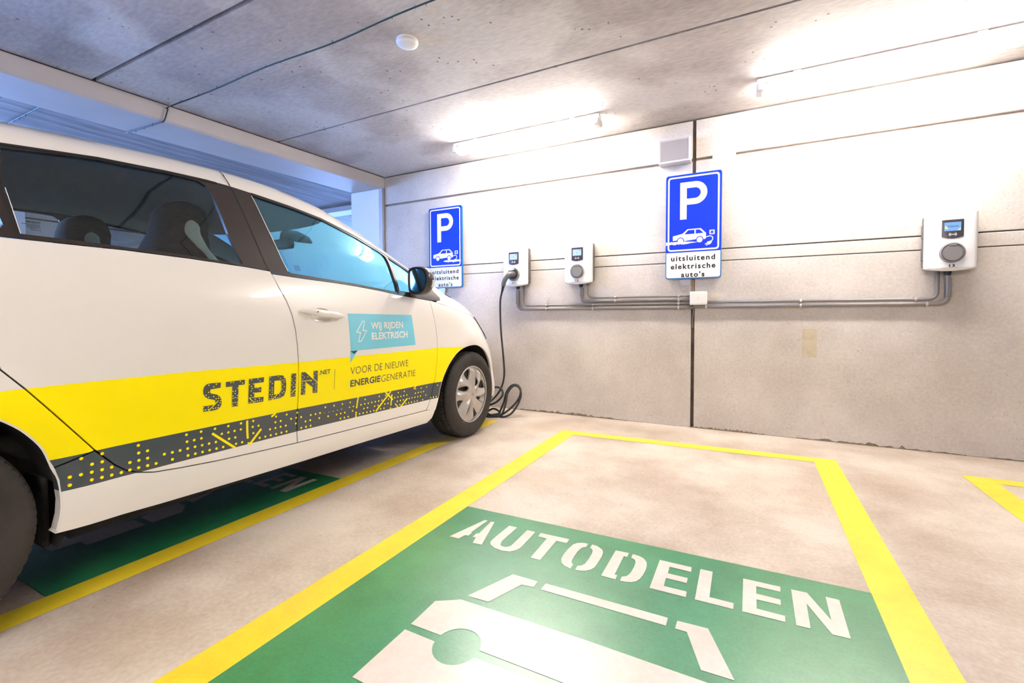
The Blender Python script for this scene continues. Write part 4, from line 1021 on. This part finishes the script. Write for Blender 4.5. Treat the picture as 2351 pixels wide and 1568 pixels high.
# ---------------------------------------------------------------- wheels
def wheel(wy, sd, steer=0.):
    R0 = .311; xo = XC+sd*.853; wdt = .195
    t = bpy.data.objects.new('wheel', None); C.objects.link(t); t.location = (xo, wy, .311); t.parent = CAR; t.matrix_parent_inverse = Matrix.Translation(-CAR.location)
    # tyre lathe: local x from outer face (0) inwards
    prof = [(.018, .200), (.006, .206), (.001, .222), (-.003, .245), (-.003, .262), (.001, .280), (.008, .2925), (.0095, .293), (.014, .3010), (.024, .3070)]
    nt = 360; bm = bmesh.new()
    xs = [.024, .030, .046, .049, .060, .064, .078, .096, .100, .112, .116, .134, .150, .154, .166, .172]
    full = [(x, r, 0) for x, r in prof]+[(x, .3085-.0006*abs(x-.0975)*20, 1) for x in xs[1:-1]]+[(wdt-x, r, 0) for x, r in prof[::-1]]
    grooves = (.060, .064, .100, .134)
    rings = []
    def rr(x, r, tr, k):
        th = k/nt
        if tr:
            d = abs(x-.0975)
            if x in (.049, .046, .150, .154, .096, .100): r -= .007
            ph = (k/5.0+d*14) % 1.0
            if ph < .24 and d > .008: r -= .006
        elif r > .2915:
            if (k % 5) == 0: r -= .0022*(r-.288)/.02*2
        return r
    for x, r, tr in full:
        rings.append([bm.verts.new((xo-sd*x, wy+rr(x, r, tr, k)*math.cos(2*PI*k/nt), .311+rr(x, r, tr, k)*math.sin(2*PI*k/nt))) for k in range(nt)])
    for a, b in zip(rings, rings[1:]):
        for k in range(nt): f = bm.faces.new((a[k], a[(k+1) % nt], b[(k+1) % nt], b[k]))
    bmesh.ops.recalc_face_normals(bm, faces=bm.faces)
    ty = link('tyre', bm, 'tyre'); 
    for i, p in enumerate(ty.data.polygons): p.use_smooth = (i//nt) < 5
    # dark wheel behind the cover
    bm = bmesh.new(); cyl(bm, (xo-sd*.07, wy, .311), (1, 0, 0), .198, .08, 40); wd2 = link('wheel_disc', bm, 'rim_dark')
    # hubcap: four twisted double petals
    RC = .2015; O = [(RC*math.cos(2*PI*k/96), RC*math.sin(2*PI*k/96)) for k in range(96)]; holes = []
    for k in range(4):
        A = math.radians(63+90*k+(0 if k != 3 else 0))
        pol = lambda r, a: (r*RC*math.cos(A+math.radians(a)), r*RC*math.sin(A+math.radians(a)))
        holes.append(smooth_poly([pol(.33, -6), pol(.40, -15), pol(.55, -12), pol(.70, 0), pol(.78, 8), pol(.62, 8), pol(.46, 6)], 3))
        holes.append(round_poly([pol(.52, 45), pol(.72, 36), pol(.93, 33), pol(.93, 45), pol(.92, 56), pol(.74, 54)], .012, 3))
    def hz(y, z, d):
        r = math.hypot(y, z)/RC; a = math.degrees(math.atan2(z, y)); q = ((a-63-18*(r-.5)) % 90); q = q if q < 45 else q-90   # 0 at the leaf hole
        x = .015-.022*max(0, 1-r)**.8                     # dished towards the rim
        if r < .95:
            rid = math.exp(-((abs(q)-17)/9)**2)*min(1, max(0, (r-.12)*3))*min(1, (.97-r)*8)
            x += -.016*rid+.020*math.exp(-(abs(q)/8)**2)*min(1, max(0, (r-.2)*3))*min(1, (.97-r)*6)+.016*math.exp(-((abs(q)-45)/10)**2)*min(1, max(0, (r-.25)*2.5))*min(1, (.97-r)*6)
        else: x = .012
        return (xo-sd*(x+d*.012), wy+y*sd, .311+z)
    bm = bmesh.new(); plate(bm, O, holes, hz, 1, step=.006); bmesh.ops.recalc_face_normals(bm, faces=bm.faces)
    hc = link('hubcap', bm, 'rim'); 
    for p in hc.data.polygons: p.use_smooth = True
    try: hc.data.set_sharp_from_angle(angle=math.radians(38))
    except Exception: pass
    bm = bmesh.new(); cyl(bm, (xo+sd*.013, wy, .311), (1, 0, 0), .011, .003, 20); hb = link('hub_badge', bm, 'chrome')
    bm = bmesh.new(); tube(bm, [(xo-sd*.006, wy+.2005*math.cos(2*PI*k/72), .311+.2005*math.sin(2*PI*k/72)) for k in range(73)], .0045, 8, False); rg = link('rim_ring', bm, 'rim')
    for o in (ty, wd2, hc, hb, rg):
        o.parent = t; o.matrix_parent_inverse = Matrix.Translation(-Vector(t.location))
    if steer: t.rotation_euler.z = steer
    return t
wheel(WY1, 1); wheel(WY0, 1); wheel(WY1, -1); wheel(WY0, -1)
# ---------------------------------------------------------------- livery graphics on the near side
def onside(off): return lambda y, z, d: (XC+w(y, z)+off, y, z)
DOTS= [(0.6093,0.4563),(0.6352,0.4313),(0.6611,0.4309),(0.6616,0.4563),(0.5828,0.408),(0.6079,0.4079),(0.6335,0.4075),(0.6598,0.4066),(0.6853,0.4064),(0.5821,0.3843),(0.6324,0.3844),(0.658,0.3833),(0.6839,0.3819),(0.7099,0.3815),(0.733,0.3829),(0.7571,0.383),(0.7824,0.3825),(0.807,0.3825),(0.7341,0.4067),(0.7587,0.4066),(0.7835,0.4071),(0.7588,0.4313),(0.7838,0.432),(0.7579,0.457),(0.8328,0.4072),(0.8575,0.4068),(0.8819,0.407),(0.9066,0.4073),(0.9312,0.4075),(0.9555,0.4071),(0.9799,0.4068),(1.0043,0.4067),(0.8567,0.3826),(0.9065,0.3823),(0.9311,0.3821),(0.9557,0.382),(0.9806,0.3821),(1.0054,0.3816),(1.03,0.3813),(0.9051,0.4325),(0.929,0.4324),(0.9535,0.4331),(0.9032,0.4583),(0.9522,0.4582),(1.0016,0.4577),(1.0512,0.4573),(1.1008,0.4571),(1.1512,0.4563),(1.0267,0.4324),(1.0514,0.4324),(1.0755,0.4327),(1.1003,0.433),(1.0537,0.4068),(1.0779,0.4063),(1.0795,0.381),(1.1039,0.3812),(1.1292,0.3707),(1.1493,0.4324),(1.1514,0.4064),(1.174,0.4318),(1.1771,0.3809),(1.2016,0.3803),(1.2262,0.3803),(1.2508,0.3799),(1.2756,0.3801),(1.2998,0.3796),(1.2242,0.4057),(1.2488,0.4056),(1.273,0.4057),(1.2977,0.4054),(1.2494,0.4303),(1.2741,0.4306),(1.252,0.4543),(1.3025,0.453),(1.3241,0.4296),(1.3546,0.4515),(1.3495,0.4288),(1.3472,0.4042),(1.3749,0.4272),(1.3969,0.4032),(1.4222,0.4034),(1.3736,0.379),(1.3983,0.3782),(1.4228,0.3782),(1.4258,0.4267),(1.4517,0.426),(1.4768,0.4259),(1.5025,0.4247),(1.5278,0.424),(1.5536,0.4236),(1.5785,0.4236),(1.604,0.4235),(1.4722,0.403),(1.5225,0.4018),(1.5071,0.448),(1.558,0.4468),(1.6091,0.4455),(1.6592,0.445),(1.573,0.4002),(1.5983,0.4003),(1.6237,0.4),(1.5949,0.3764),(1.6197,0.376),(1.644,0.3755),(1.6554,0.4219),(1.6804,0.4218),(1.6739,0.3992),(1.7192,0.3754),(1.7444,0.3751),(1.77,0.3743),(1.7949,0.3737),(1.8204,0.3735),(1.7513,0.3969),(1.7765,0.3968),(1.7318,0.4203),(1.7572,0.4204),(1.7825,0.4197),(1.8077,0.4195),(1.8334,0.4185),(1.859,0.4184),(1.8844,0.4184),(1.7602,0.4437),(1.8628,0.4429),(1.9126,0.441),(1.8278,0.3955),(1.8532,0.3948),(1.871,0.373),(1.8967,0.3721),(1.9044,0.394),(1.93,0.3934),(1.9349,0.4169),(1.9476,0.3633),(1.9859,0.4161),(2.0118,0.4155),(2.0374,0.4154),(2.0622,0.4156),(2.0888,0.4151),(2.0149,0.4401),(2.0661,0.4406),(2.0053,0.392),(2.0316,0.3921),(2.0569,0.3915),(2.0251,0.3694),(2.109,0.3916),(2.1342,0.3912),(2.1599,0.3904),(2.1859,0.3895),(2.2125,0.3891),(2.0773,0.3671),(2.1028,0.3673),(2.1272,0.3669),(2.1542,0.366),(2.1795,0.3655),(2.2313,0.3645),(2.2646,0.3871),(2.1662,0.4138),(2.1925,0.4136),(2.2184,0.413),(2.244,0.4125),(2.2213,0.437),(2.2746,0.4362),(2.1683,0.4394),(2.3767,0.4339),(2.3099,0.364),(2.3338,0.3633),(2.3586,0.3631)]
DLINES= [((0.9945,0.4396),(1.0714,0.3698)),((1.1256,0.459),(1.127,0.3946)),((1.1824,0.4133),(1.1374,0.3687)),((1.2339,0.4598),(1.2457,0.4665)),((1.7106,0.4608),(1.702,0.4119)),((1.6964,0.3862),(1.6938,0.3656)),((1.9353,0.4418),(1.8367,0.3688)),((1.9131,0.4561),(1.9666,0.4104)),((1.9618,0.4332),(1.9522,0.3821)),((1.9502,0.4549),(1.9322,0.4423)),((2.0876,0.3928),(2.0342,0.3588)),((1.99,0.3778),(2.0049,0.3618)),((2.1536,0.4444),(2.1653,0.454))]
LETTERS= {'S':[(1.0201,0.631),(1.0185,0.6117),(0.9843,0.6109),(0.9807,0.6064),(0.9815,0.5976),(0.9868,0.5935),(1.0036,0.5884),(1.0135,0.5825),(1.021,0.5724),(1.0233,0.5592),(1.0229,0.5465),(1.0182,0.5371),(1.0073,0.5301),(0.9905,0.529),(0.9564,0.5314),(0.9571,0.5511),(0.9948,0.5502),(1.0007,0.5554),(0.9992,0.5671),(0.9896,0.5712),(0.9752,0.5761),(0.9634,0.5855),(0.9568,0.5989),(0.9567,0.6124),(0.9609,0.6241),(0.9691,0.6316),(0.9844,0.6333)],'T':[(1.0384,0.6307),(1.1125,0.6302),(1.1119,0.6114),(1.0871,0.6116),(1.0863,0.5292),(1.0624,0.5309),(1.0627,0.6106),(1.0384,0.6112)],'E':[(1.1288,0.6305),(1.1932,0.6302),(1.1917,0.6102),(1.1518,0.6103),(1.1515,0.5914),(1.1819,0.5909),(1.1816,0.5705),(1.152,0.572),(1.1521,0.551),(1.1927,0.5493),(1.1919,0.5291),(1.1274,0.5307)],'D':[(1.2161,0.6302),(1.2608,0.6304),(1.2796,0.6268),(1.2907,0.6125),(1.295,0.5887),(1.2938,0.5599),(1.2866,0.5391),(1.2727,0.5313),(1.2146,0.5295)],'Dh':[(1.2394,0.609),(1.2671,0.6083),(1.2719,0.6005),(1.2739,0.583),(1.2716,0.5603),(1.2626,0.5501),(1.2386,0.5505)],'I':[(1.3191,0.63),(1.3435,0.6289),(1.3425,0.5273),(1.3177,0.5283)],'N':[(1.3698,0.6301),(1.3905,0.6287),(1.4356,0.5882),(1.433,0.6294),(1.4567,0.6284),(1.4573,0.5261),(1.4317,0.5279),(1.4305,0.5549),(1.3913,0.5848),(1.392,0.5276),(1.3695,0.5284)]}
LDOTS= [(0.9763,0.6269),(1.003,0.6273),(0.9938,0.6183),(0.9756,0.6005),(0.9666,0.5909),(0.9758,0.5817),(0.9936,0.5819),(1.0027,0.5723),(1.0115,0.581),(1.0117,0.5724),(1.0119,0.5459),(1.0111,0.5371),(1.0019,0.5367),(0.993,0.5366),(0.9754,0.5456),(0.9756,0.5368),(0.9658,0.5366),(0.9584,0.5462),(0.9586,0.5367),(1.0196,0.5726),(1.0198,0.5624),(1.0178,0.5543),(1.0574,0.6266),(1.0666,0.6262),(1.094,0.626),(1.1025,0.618),(1.0841,0.5997),(1.0751,0.5906),(1.066,0.5904),(1.0839,0.5721),(1.0836,0.5629),(1.0659,0.5724),(1.0661,0.5632),(1.0658,0.5459),(1.0836,0.545),(1.0656,0.5363),(1.083,0.5364),(1.074,0.5808),(1.0744,0.565),(1.0749,0.5452),(1.1392,0.626),(1.1664,0.6261),(1.1755,0.6173),(1.1479,0.6081),(1.1388,0.5997),(1.1307,0.6083),(1.175,0.5808),(1.1383,0.5814),(1.1483,0.572),(1.1383,0.5632),(1.1378,0.5541),(1.1467,0.5537),(1.1562,0.5448),(1.1747,0.5445),(1.1559,0.5361),(1.1655,0.5358),(1.1747,0.5357),(1.1839,0.5355),(1.1381,0.5343),(1.1301,0.5337),(1.1662,0.5892),(1.1423,0.5905),(1.2206,0.6263),(1.2571,0.6252),(1.2661,0.6167),(1.284,0.6171),(1.2841,0.6075),(1.2746,0.6073),(1.2213,0.6077),(1.2298,0.599),(1.2769,0.5892),(1.2843,0.5983),(1.2297,0.5807),(1.23,0.5716),(1.2203,0.5716),(1.2294,0.5624),(1.2213,0.5537),(1.2309,0.5528),(1.2766,0.5529),(1.2843,0.5569),(1.266,0.5439),(1.2291,0.544),(1.2468,0.5349),(1.2563,0.5348),(1.2657,0.5347),(1.2748,0.5347),(1.2198,0.5351),(1.2288,0.535),(1.2848,0.5786),(1.3213,0.6256),(1.3389,0.6162),(1.3215,0.6078),(1.3388,0.5982),(1.3217,0.5984),(1.3298,0.589),(1.3394,0.5804),(1.3215,0.5807),(1.3298,0.5708),(1.3391,0.5709),(1.3214,0.5581),(1.3402,0.5434),(1.3299,0.5346),(1.3389,0.5338),(1.3207,0.5337),(1.338,0.5562),(1.3757,0.6163),(1.3845,0.6068),(1.4023,0.607),(1.3754,0.598),(1.4396,0.6241),(1.4484,0.616),(1.4394,0.6069),(1.4475,0.5805),(1.4196,0.5841),(1.4302,0.5698),(1.448,0.5696),(1.4484,0.5608),(1.3749,0.5809),(1.3753,0.5703),(1.3849,0.5711),(1.375,0.5598),(1.3751,0.5417),(1.3875,0.5504),(1.3848,0.5342),(1.4474,0.551),(1.4391,0.5336),(1.4482,0.5331),(1.4485,0.543)]
LLINES= [((0.9762,0.5309),(1.0114,0.5638)),((1.1303,0.5551),(1.1538,0.5293)),((1.2296,0.5292),(1.2775,0.5709)),((1.3182,0.5409),(1.3428,0.5615)),((1.4354,0.5929),(1.4563,0.5715)),((1.3715,0.5898),(1.4248,0.5881))]

def belongs(y):   # which panel carries it
    return RD if y < 1.354 else (FD if y < 2.355 else FF)
def smallparts(name, mt, shapes, off, key):
    groups = {}
    for P in shapes:
        cy = sum(p[0] for p in P)/len(P); groups.setdefault(id(key(cy)), [key(cy), []])[1].append(P)
    for par, S in groups.values():
        bm = bmesh.new()
        for P in S: plate(bm, P, [], onside(off), 0)
        o = link(name, bm, mt); o.parent = par; o.matrix_parent_inverse = Matrix()
def disc(c, r, n=12): return [(c[0]+r*math.cos(2*PI*k/n), c[1]+r*math.sin(2*PI*k/n)) for k in range(n)]
smallparts('dot_pattern', 'c_yellow', [disc(p, .0046+.0007*max(0, min(1, (1.2-p[0])))) for p in DOTS], .0009, belongs)
bl = []
for a, b in DLINES:
    L = math.hypot(b[0]-a[0], b[1]-a[1]); n = max(2, int(L/.0075))
    bl += [disc((a[0]+(b[0]-a[0])*k/n, a[1]+(b[1]-a[1])*k/n), .0052, 10) for k in range(n+1)]
smallparts('beaded_lines', 'c_yellow', bl, .0012, belongs)
for par, ks in ((RD, 'STEDI'), (FD, 'N')):
    bm = bmesh.new()
    for k in ks: plate(bm, LETTERS[k], [LETTERS['Dh']] if k == 'D' else [], onside(.0009), 0, step=.03)
    o = link('lettering', bm, 'c_dark'); o.parent = par
smallparts('letter_dots', 'c_yellow', [disc(p, .0023, 8) for p in LDOTS], .0014, lambda y: RD if y < 1.354 else FD)
bl = []
for a, b in LLINES:
    d = Vector((b[0]-a[0], b[1]-a[1])).normalized(); n = (-d.y*.0014, d.x*.0014)
    bl.append([(a[0]+n[0], a[1]+n[1]), (a[0]-n[0], a[1]-n[1]), (b[0]-n[0], b[1]-n[1]), (b[0]+n[0], b[1]+n[1])])
smallparts('letter_cuts', 'c_yellow', bl, .0016, lambda y: RD if y < 1.354 else FD)
bm = bmesh.new(); text_mesh(bm, '.NET', 1.4640, 1.5300, .6077, .0205, onside(.0009), .012); plate(bm, [(1.5540, .5275), (1.5562, .5275), (1.5562, .6250), (1.5540, .6250)], [], onside(.0009), 0); o = link('lettering', bm, 'c_dark'); o.parent = FD
bm = bmesh.new(); F1 = onside(.0009)
text_mesh(bm, 'VOOR DE NIEUWE', 1.6530, 2.0885, .5860, .0370, F1, -.012, 1.06)
text_mesh(bm, 'ENERGIE', 1.6545, 1.8650, .5250, .0345, F1, .030, 1.05); text_mesh(bm, 'GENERATIE', 1.8720, 2.1580, .5205, .0365, F1, -.012, 1.05)
o = link('lettering', bm, 'c_dark'); o.parent = FD
# sky-blue speech bubble
bm = bmesh.new(); plate(bm, [(1.6457, .8926), (2.1278, .8850), (2.1532, .7070), (1.7000, .7055), (1.6540, .7040)], [], onside(.0008), 0, step=.04); plate(bm, [(1.6515, .7035), (1.6760, .7035), (1.6978, .7030), (1.6511, .6450)], [], onside(.0008), 0, step=.04)
bb_ = link('speech_bubble', bm, 'c_blue'); bb_.parent = FD
bm = bmesh.new(); plate(bm, [(1.6500, .7042), (1.6990, .7050), (1.6760, .6890)], [], onside(.0014), 0); o = link('bubble_fold', bm, 'c_navy'); o.parent = FD
bm = bmesh.new(); F2 = onside(.0016)
text_mesh(bm, 'WIJ RIJDEN', 1.7960, 2.0470, .8120, .0360, F2, .028, 1.02); text_mesh(bm, 'ELEKTRISCH', 1.7985, 2.0820, .7560, .0370, F2, .028, 1.02)
bolt = [(1.7378, .8561), (1.6905, .7966), (1.7170, .7930), (1.7015, .7471), (1.7249, .7480), (1.7680, .8040), (1.7412, .8078), (1.7540, .8540)]
plate(bm, bolt, [inset(bolt, .0052)], F2, 0); o = link('bubble_lettering', bm, 'c_white'); o.parent = FD
# etched glass marks
bm = bmesh.new(); FG = onside(-.0045)
text_mesh(bm, 'RENAULT', .5340, .5650, 1.1545, .0060, FG, .04)
for i, zz in enumerate((1.149, 1.145, 1.141, 1.137, 1.133)):
    x0, x1 = ((.524, .563), (.534, .563), (.534, .563), (.539, .551), (.541, .563))[i]; n = 7
    for k in range(n): plate(bm, [(x0+(x1-x0)*k/n, zz), (x0+(x1-x0)*(k+.75)/n, zz), (x0+(x1-x0)*(k+.75)/n, zz+.0018), (x0+(x1-x0)*k/n, zz+.0018)], [], FG, 0)
o = link('glass_marking', bm, 'rubber'); o.parent = RFR
bm = bmesh.new()
for i in range(5):
    n = 6
    for k in range(n): plate(bm, [(1.392+.03*k/n, 1.108-.005*i), (1.392+.03*(k+.7)/n, 1.108-.005*i), (1.392+.03*(k+.7)/n, 1.110-.005*i), (1.392+.03*k/n, 1.110-.005*i)], [], FG, 0)
o = link('glass_marking', bm, 'rubber'); o.parent = FFR
# ---------------------------------------------------------------- door handle
bm = bmesh.new(); n = 28; cy, cz = 1.487, .882; rings = []
for r, dd in ((.985, -.0005), (.93, -.005), (.8, -.012), (.5, -.018), (.2, -.020)):
    rings.append([bm.verts.new((XC+w(cy+.062*r*math.cos(2*PI*k/n), cz+.037*r*math.sin(2*PI*k/n))+dd, cy+.062*r*math.cos(2*PI*k/n), cz+.037*r*math.sin(2*PI*k/n))) for k in range(n)])
for a, b in zip(rings, rings[1:]):
    for k in range(n): bm.faces.new((a[k], a[(k+1) % n], b[(k+1) % n], b[k]))
bm.faces.new(rings[-1])
bmesh.ops.recalc_face_normals(bm, faces=bm.faces)
hcup = link('handle_cup', bm, 'white', None, True); hcup.parent = FD
bm = bmesh.new(); path = []; rad = []
for k in range(17):
    t_ = k/16; y = 1.378+(1.604-1.378)*t_; z = .9045-.0265*t_; o_ = .014+.020*math.sin(PI*min(1, t_*1.0))**.6
    path.append((XC+w(y, z)+o_-.004, y, z)); rad.append(.0155*min(1, .45+3*min(t_, 1-t_)))
tube(bm, path, rad, 14); dh = link('door_handle', bm, 'white'); dh.parent = FD
bm = bmesh.new(); y_, z_ = 1.437, .899; cyl(bm, (XC+w(y_, z_)+.0400, y_, z_), (1, 0, 0), .0042, .004, 12); o = link('key_hole', bm, 'seam'); o.parent = FD
# ---------------------------------------------------------------- door mirror
def mirror(sd):
    t = bpy.data.objects.new('door_mirror', None); C.objects.link(t); t.location = (XC+sd*.86, 2.17, 1.06); t.parent = CAR; t.matrix_parent_inverse = Matrix.Translation(-CAR.location)
    cx, cy, cz = XC+sd*.905, 2.160, 1.086
    Q = [(-.079, .040), (-.072, .066), (-.035, .078), (.030, .072), (.062, .052), (.076, .015), (.068, -.030), (.042, -.066), (.0, -.081), (-.045, -.078), (-.072, -.060), (-.080, -.01)]
    Q = smooth_poly(Q, 4); bm = bmesh.new(); rings = []
    for s, dy in ((1.0, -.030), (1.06, -.022), (1.10, .0), (1.06, .030), (.90, .056), (.62, .075), (.25, .084)):
        sh = -.010*max(0, dy)/.08
        rings.append([bm.verts.new((cx+sd*(x*s+sh), cy+dy-.10*x*1.0, cz+z*s)) for x, z in Q])
    n = len(Q)
    for a, b in zip(rings, rings[1:]):
        for k in range(n): bm.faces.new((a[k], a[(k+1) % n], b[(k+1) % n], b[k]))
    bm.faces.new(rings[-1])
    inn = [bm.verts.new((cx+sd*x*.86, cy-.024-.10*x, cz+z*.88)) for x, z in Q]
    for k in range(n): bm.faces.new((rings[0][k], rings[0][(k+1) % n], inn[(k+1) % n], inn[k]))
    bm.faces.new(inn); bmesh.ops.recalc_face_normals(bm, faces=bm.faces)
    h = link('mirror_housing', bm, 'black_trim', None, True)
    try: h.data.set_sharp_from_angle(angle=math.radians(40))
    except Exception: pass
    bm = bmesh.new(); f = [bm.verts.new((cx+sd*x*.80, cy-.0285-.10*x, cz+z*.83+.002)) for x, z in Q]; bm.faces.new(f); bmesh.ops.recalc_face_normals(bm, faces=bm.faces); g = link('mirror_glass', bm, 'mirror')
    bm = bmesh.new(); tube(bm, [(cx-sd*.055, cy+.02, cz-.062), (cx-sd*.085, cy+.01, 1.000), (cx-sd*.12, cy+.0, .985)], [.020, .026, .024], 12); box(bm, min(cx-sd*.13, cx-sd*.075), max(cx-sd*.13, cx-sd*.075), cy-.035, cy+.05, .985, 1.018, .008, 2); s_ = link('mirror_foot', bm, 'black_trim')
    parts = [h, g, s_]
    if sd > 0:
        bm = bmesh.new(); f = [bm.verts.new(p) for p in ((cx+.049, cy-.030, cz+.008), (cx+.086, cy+.022, cz+.002), (cx+.074, cy+.022, cz-.040), (cx+.040, cy-.031, cz-.032))]; bm.faces.new(f); r = bmesh.ops.extrude_face_region(bm, geom=list(bm.faces)); bmesh.ops.translate(bm, verts=[v for v in r['geom'] if isinstance(v, bmesh.types.BMVert)], vec=(.004, -.003, 0)); bmesh.ops.recalc_face_normals(bm, faces=bm.faces)
        o = link('paper_sticker', bm, 'c_white'); o['label'] = 'small white sticker'; parts.append(o)
    for o in parts: o.parent = t; o.matrix_parent_inverse = Matrix.Translation(-Vector(t.location))
mirror(1); mirror(-1)
# ---------------------------------------------------------------- interior
def seat(sx, yo=0.):
    t = bpy.data.objects.new('seat', None); C.objects.link(t); t.location = (XC+sx, 1.3+yo, .5); t.parent = CAR; t.matrix_parent_inverse = Matrix.Translation(-CAR.location)
    S = [(.42, 1.36, .10, .24), (.55, 1.30, .10, .25), (.80, 1.20, .105, .25), (1.0, 1.125, .115, .24), (1.12, 1.120, .135, .20), (1.18, 1.122, .112, .150), (1.24, 1.133, .098, .125), (1.30, 1.140, .096, .118), (1.345, 1.142, .085, .105), (1.375, 1.145, .060, .080), (1.388, 1.148, .030, .045)]
    bm = bmesh.new(); n = 24; rings = []
    for z, y, ry, rx in S:
        rings.append([bm.verts.new((XC+sx+rx*math.copysign(abs(math.cos(2*PI*k/n))**.75, math.cos(2*PI*k/n)), y+yo+ry*math.copysign(abs(math.sin(2*PI*k/n))**.75, math.sin(2*PI*k/n)), z)) for k in range(n)])
    for a, b in zip(rings, rings[1:]):
        for k in range(n): bm.faces.new((a[k], a[(k+1) % n], b[(k+1) % n], b[k]))
    bm.faces.new(rings[0][::-1]); bm.faces.new(rings[-1])
    a_ = link('seat_back', bm, 'seat', None, True)
    bm = bmesh.new(); box(bm, XC+sx-.25, XC+sx+.25, 1.30+yo, 1.80+yo, .34, .52, .05, 3); c_ = link('seat_cushion', bm, 'seat', None, True)
    # pale insert on the side of the head restraint
    P = smooth_poly([(1.128, 1.296), (1.105, 1.276), (1.100, 1.235), (1.122, 1.195), (1.150, 1.150), (1.165, 1.10), (1.215, 1.10), (1.180, 1.180), (1.160, 1.236), (1.156, 1.276)], 4)
    def sx_(y, z):
        for i in range(len(S)-1):
            if S[i][0] <= z <= S[i+1][0]:
                q = (z-S[i][0])/(S[i+1][0]-S[i][0]); yy = S[i][1]*(1-q)+S[i+1][1]*q; ry = S[i][2]*(1-q)+S[i+1][2]*q; rx = S[i][3]*(1-q)+S[i+1][3]*q
                u_ = min(.98, abs(y-yy)/ry); return rx*(1-u_**(1/.375))**.375
        return .1
    bm = bmesh.new(); plate(bm, P, [], lambda y, z, d: (XC+sx+sx_(y, z)+.005-d*.01, y+yo, z), 1, step=.02); i_ = link('side_insert', bm, 'mint', None, True); i_['label'] = 'pale mint seat insert'
    for o in (a_, c_, i_): o.parent = t; o.matrix_parent_inverse = Matrix.Translation(-Vector(t.location))
seat(.37); seat(-.37, -.07)
bm = bmesh.new(); box(bm, XC-.62, XC+.62, .35, .75, .34, .52, .05, 3); box(bm, XC-.62, XC+.62, .16, .36, .45, 1.06, .05, 3); link_s('rear_bench', bm, 'seat')
bm = bmesh.new(); nn = 20; rows = []
for x in fr(-.68, .68, nn):
    hump = .03*math.exp(-((x+.37)/.16)**2); yy = yf(min(abs(x), .66), 1.03)-.03
    rows.append([bm.verts.new((XC+x, y, z)) for y, z in ((2.10, .60), (2.08, .86), (2.12, .955+hump), (2.22, .985+hump), (min(2.5, yy-.1), .99), (yy, 1.0), (yy, .80))])
for a, b in zip(rows, rows[1:]):
    for k in range(6): bm.faces.new((a[k], b[k], b[k+1], a[k+1]))
link_s('dashboard', bm, 'dash')
bm = bmesh.new(); mr = 28; R1, r1 = .18, .014; cen = Vector((XC-.37, 2.0, .93)); ax = Vector((0, -.9, .42)).normalized(); e1 = Vector((1, 0, 0)); e2 = ax.cross(e1)
tube(bm, [cen+e1*R1*math.cos(2*PI*k/mr)+e2*R1*math.sin(2*PI*k/mr) for k in range(mr+1)], r1, 8, False); tube(bm, [cen-e1*R1, cen, cen+e1*R1], .016, 8); tube(bm, [cen, cen-ax*.2], .03, 10); link_s('steering_wheel', bm, 'rubber')
# rear-view mirror and its camera pod on the windscreen
bm = bmesh.new(); box(bm, XC-.11, XC+.11, 1.890, 1.925, 1.300, 1.365, .016, 3); link_s('rear_view_mirror', bm, 'rubber')
bm = bmesh.new(); P0 = []
for (y, z, rx, rz) in ((2.13, 1.375, .015, .008), (2.08, 1.390, .05, .025), (2.00, 1.400, .06, .035), (1.93, 1.400, .04, .03), (1.91, 1.36, .02, .02)):
    P0.append([bm.verts.new((XC+rx*math.cos(2*PI*k/14), y, z+rz*math.sin(2*PI*k/14))) for k in range(14)])
for a, b in zip(P0, P0[1:]):
    for k in range(14): bm.faces.new((a[k], a[(k+1) % 14], b[(k+1) % 14], b[k]))
bm.faces.new(P0[0]); bm.faces.new(P0[-1]); bmesh.ops.recalc_face_normals(bm, faces=bm.faces); link_s('mirror_pod', bm, 'dash')
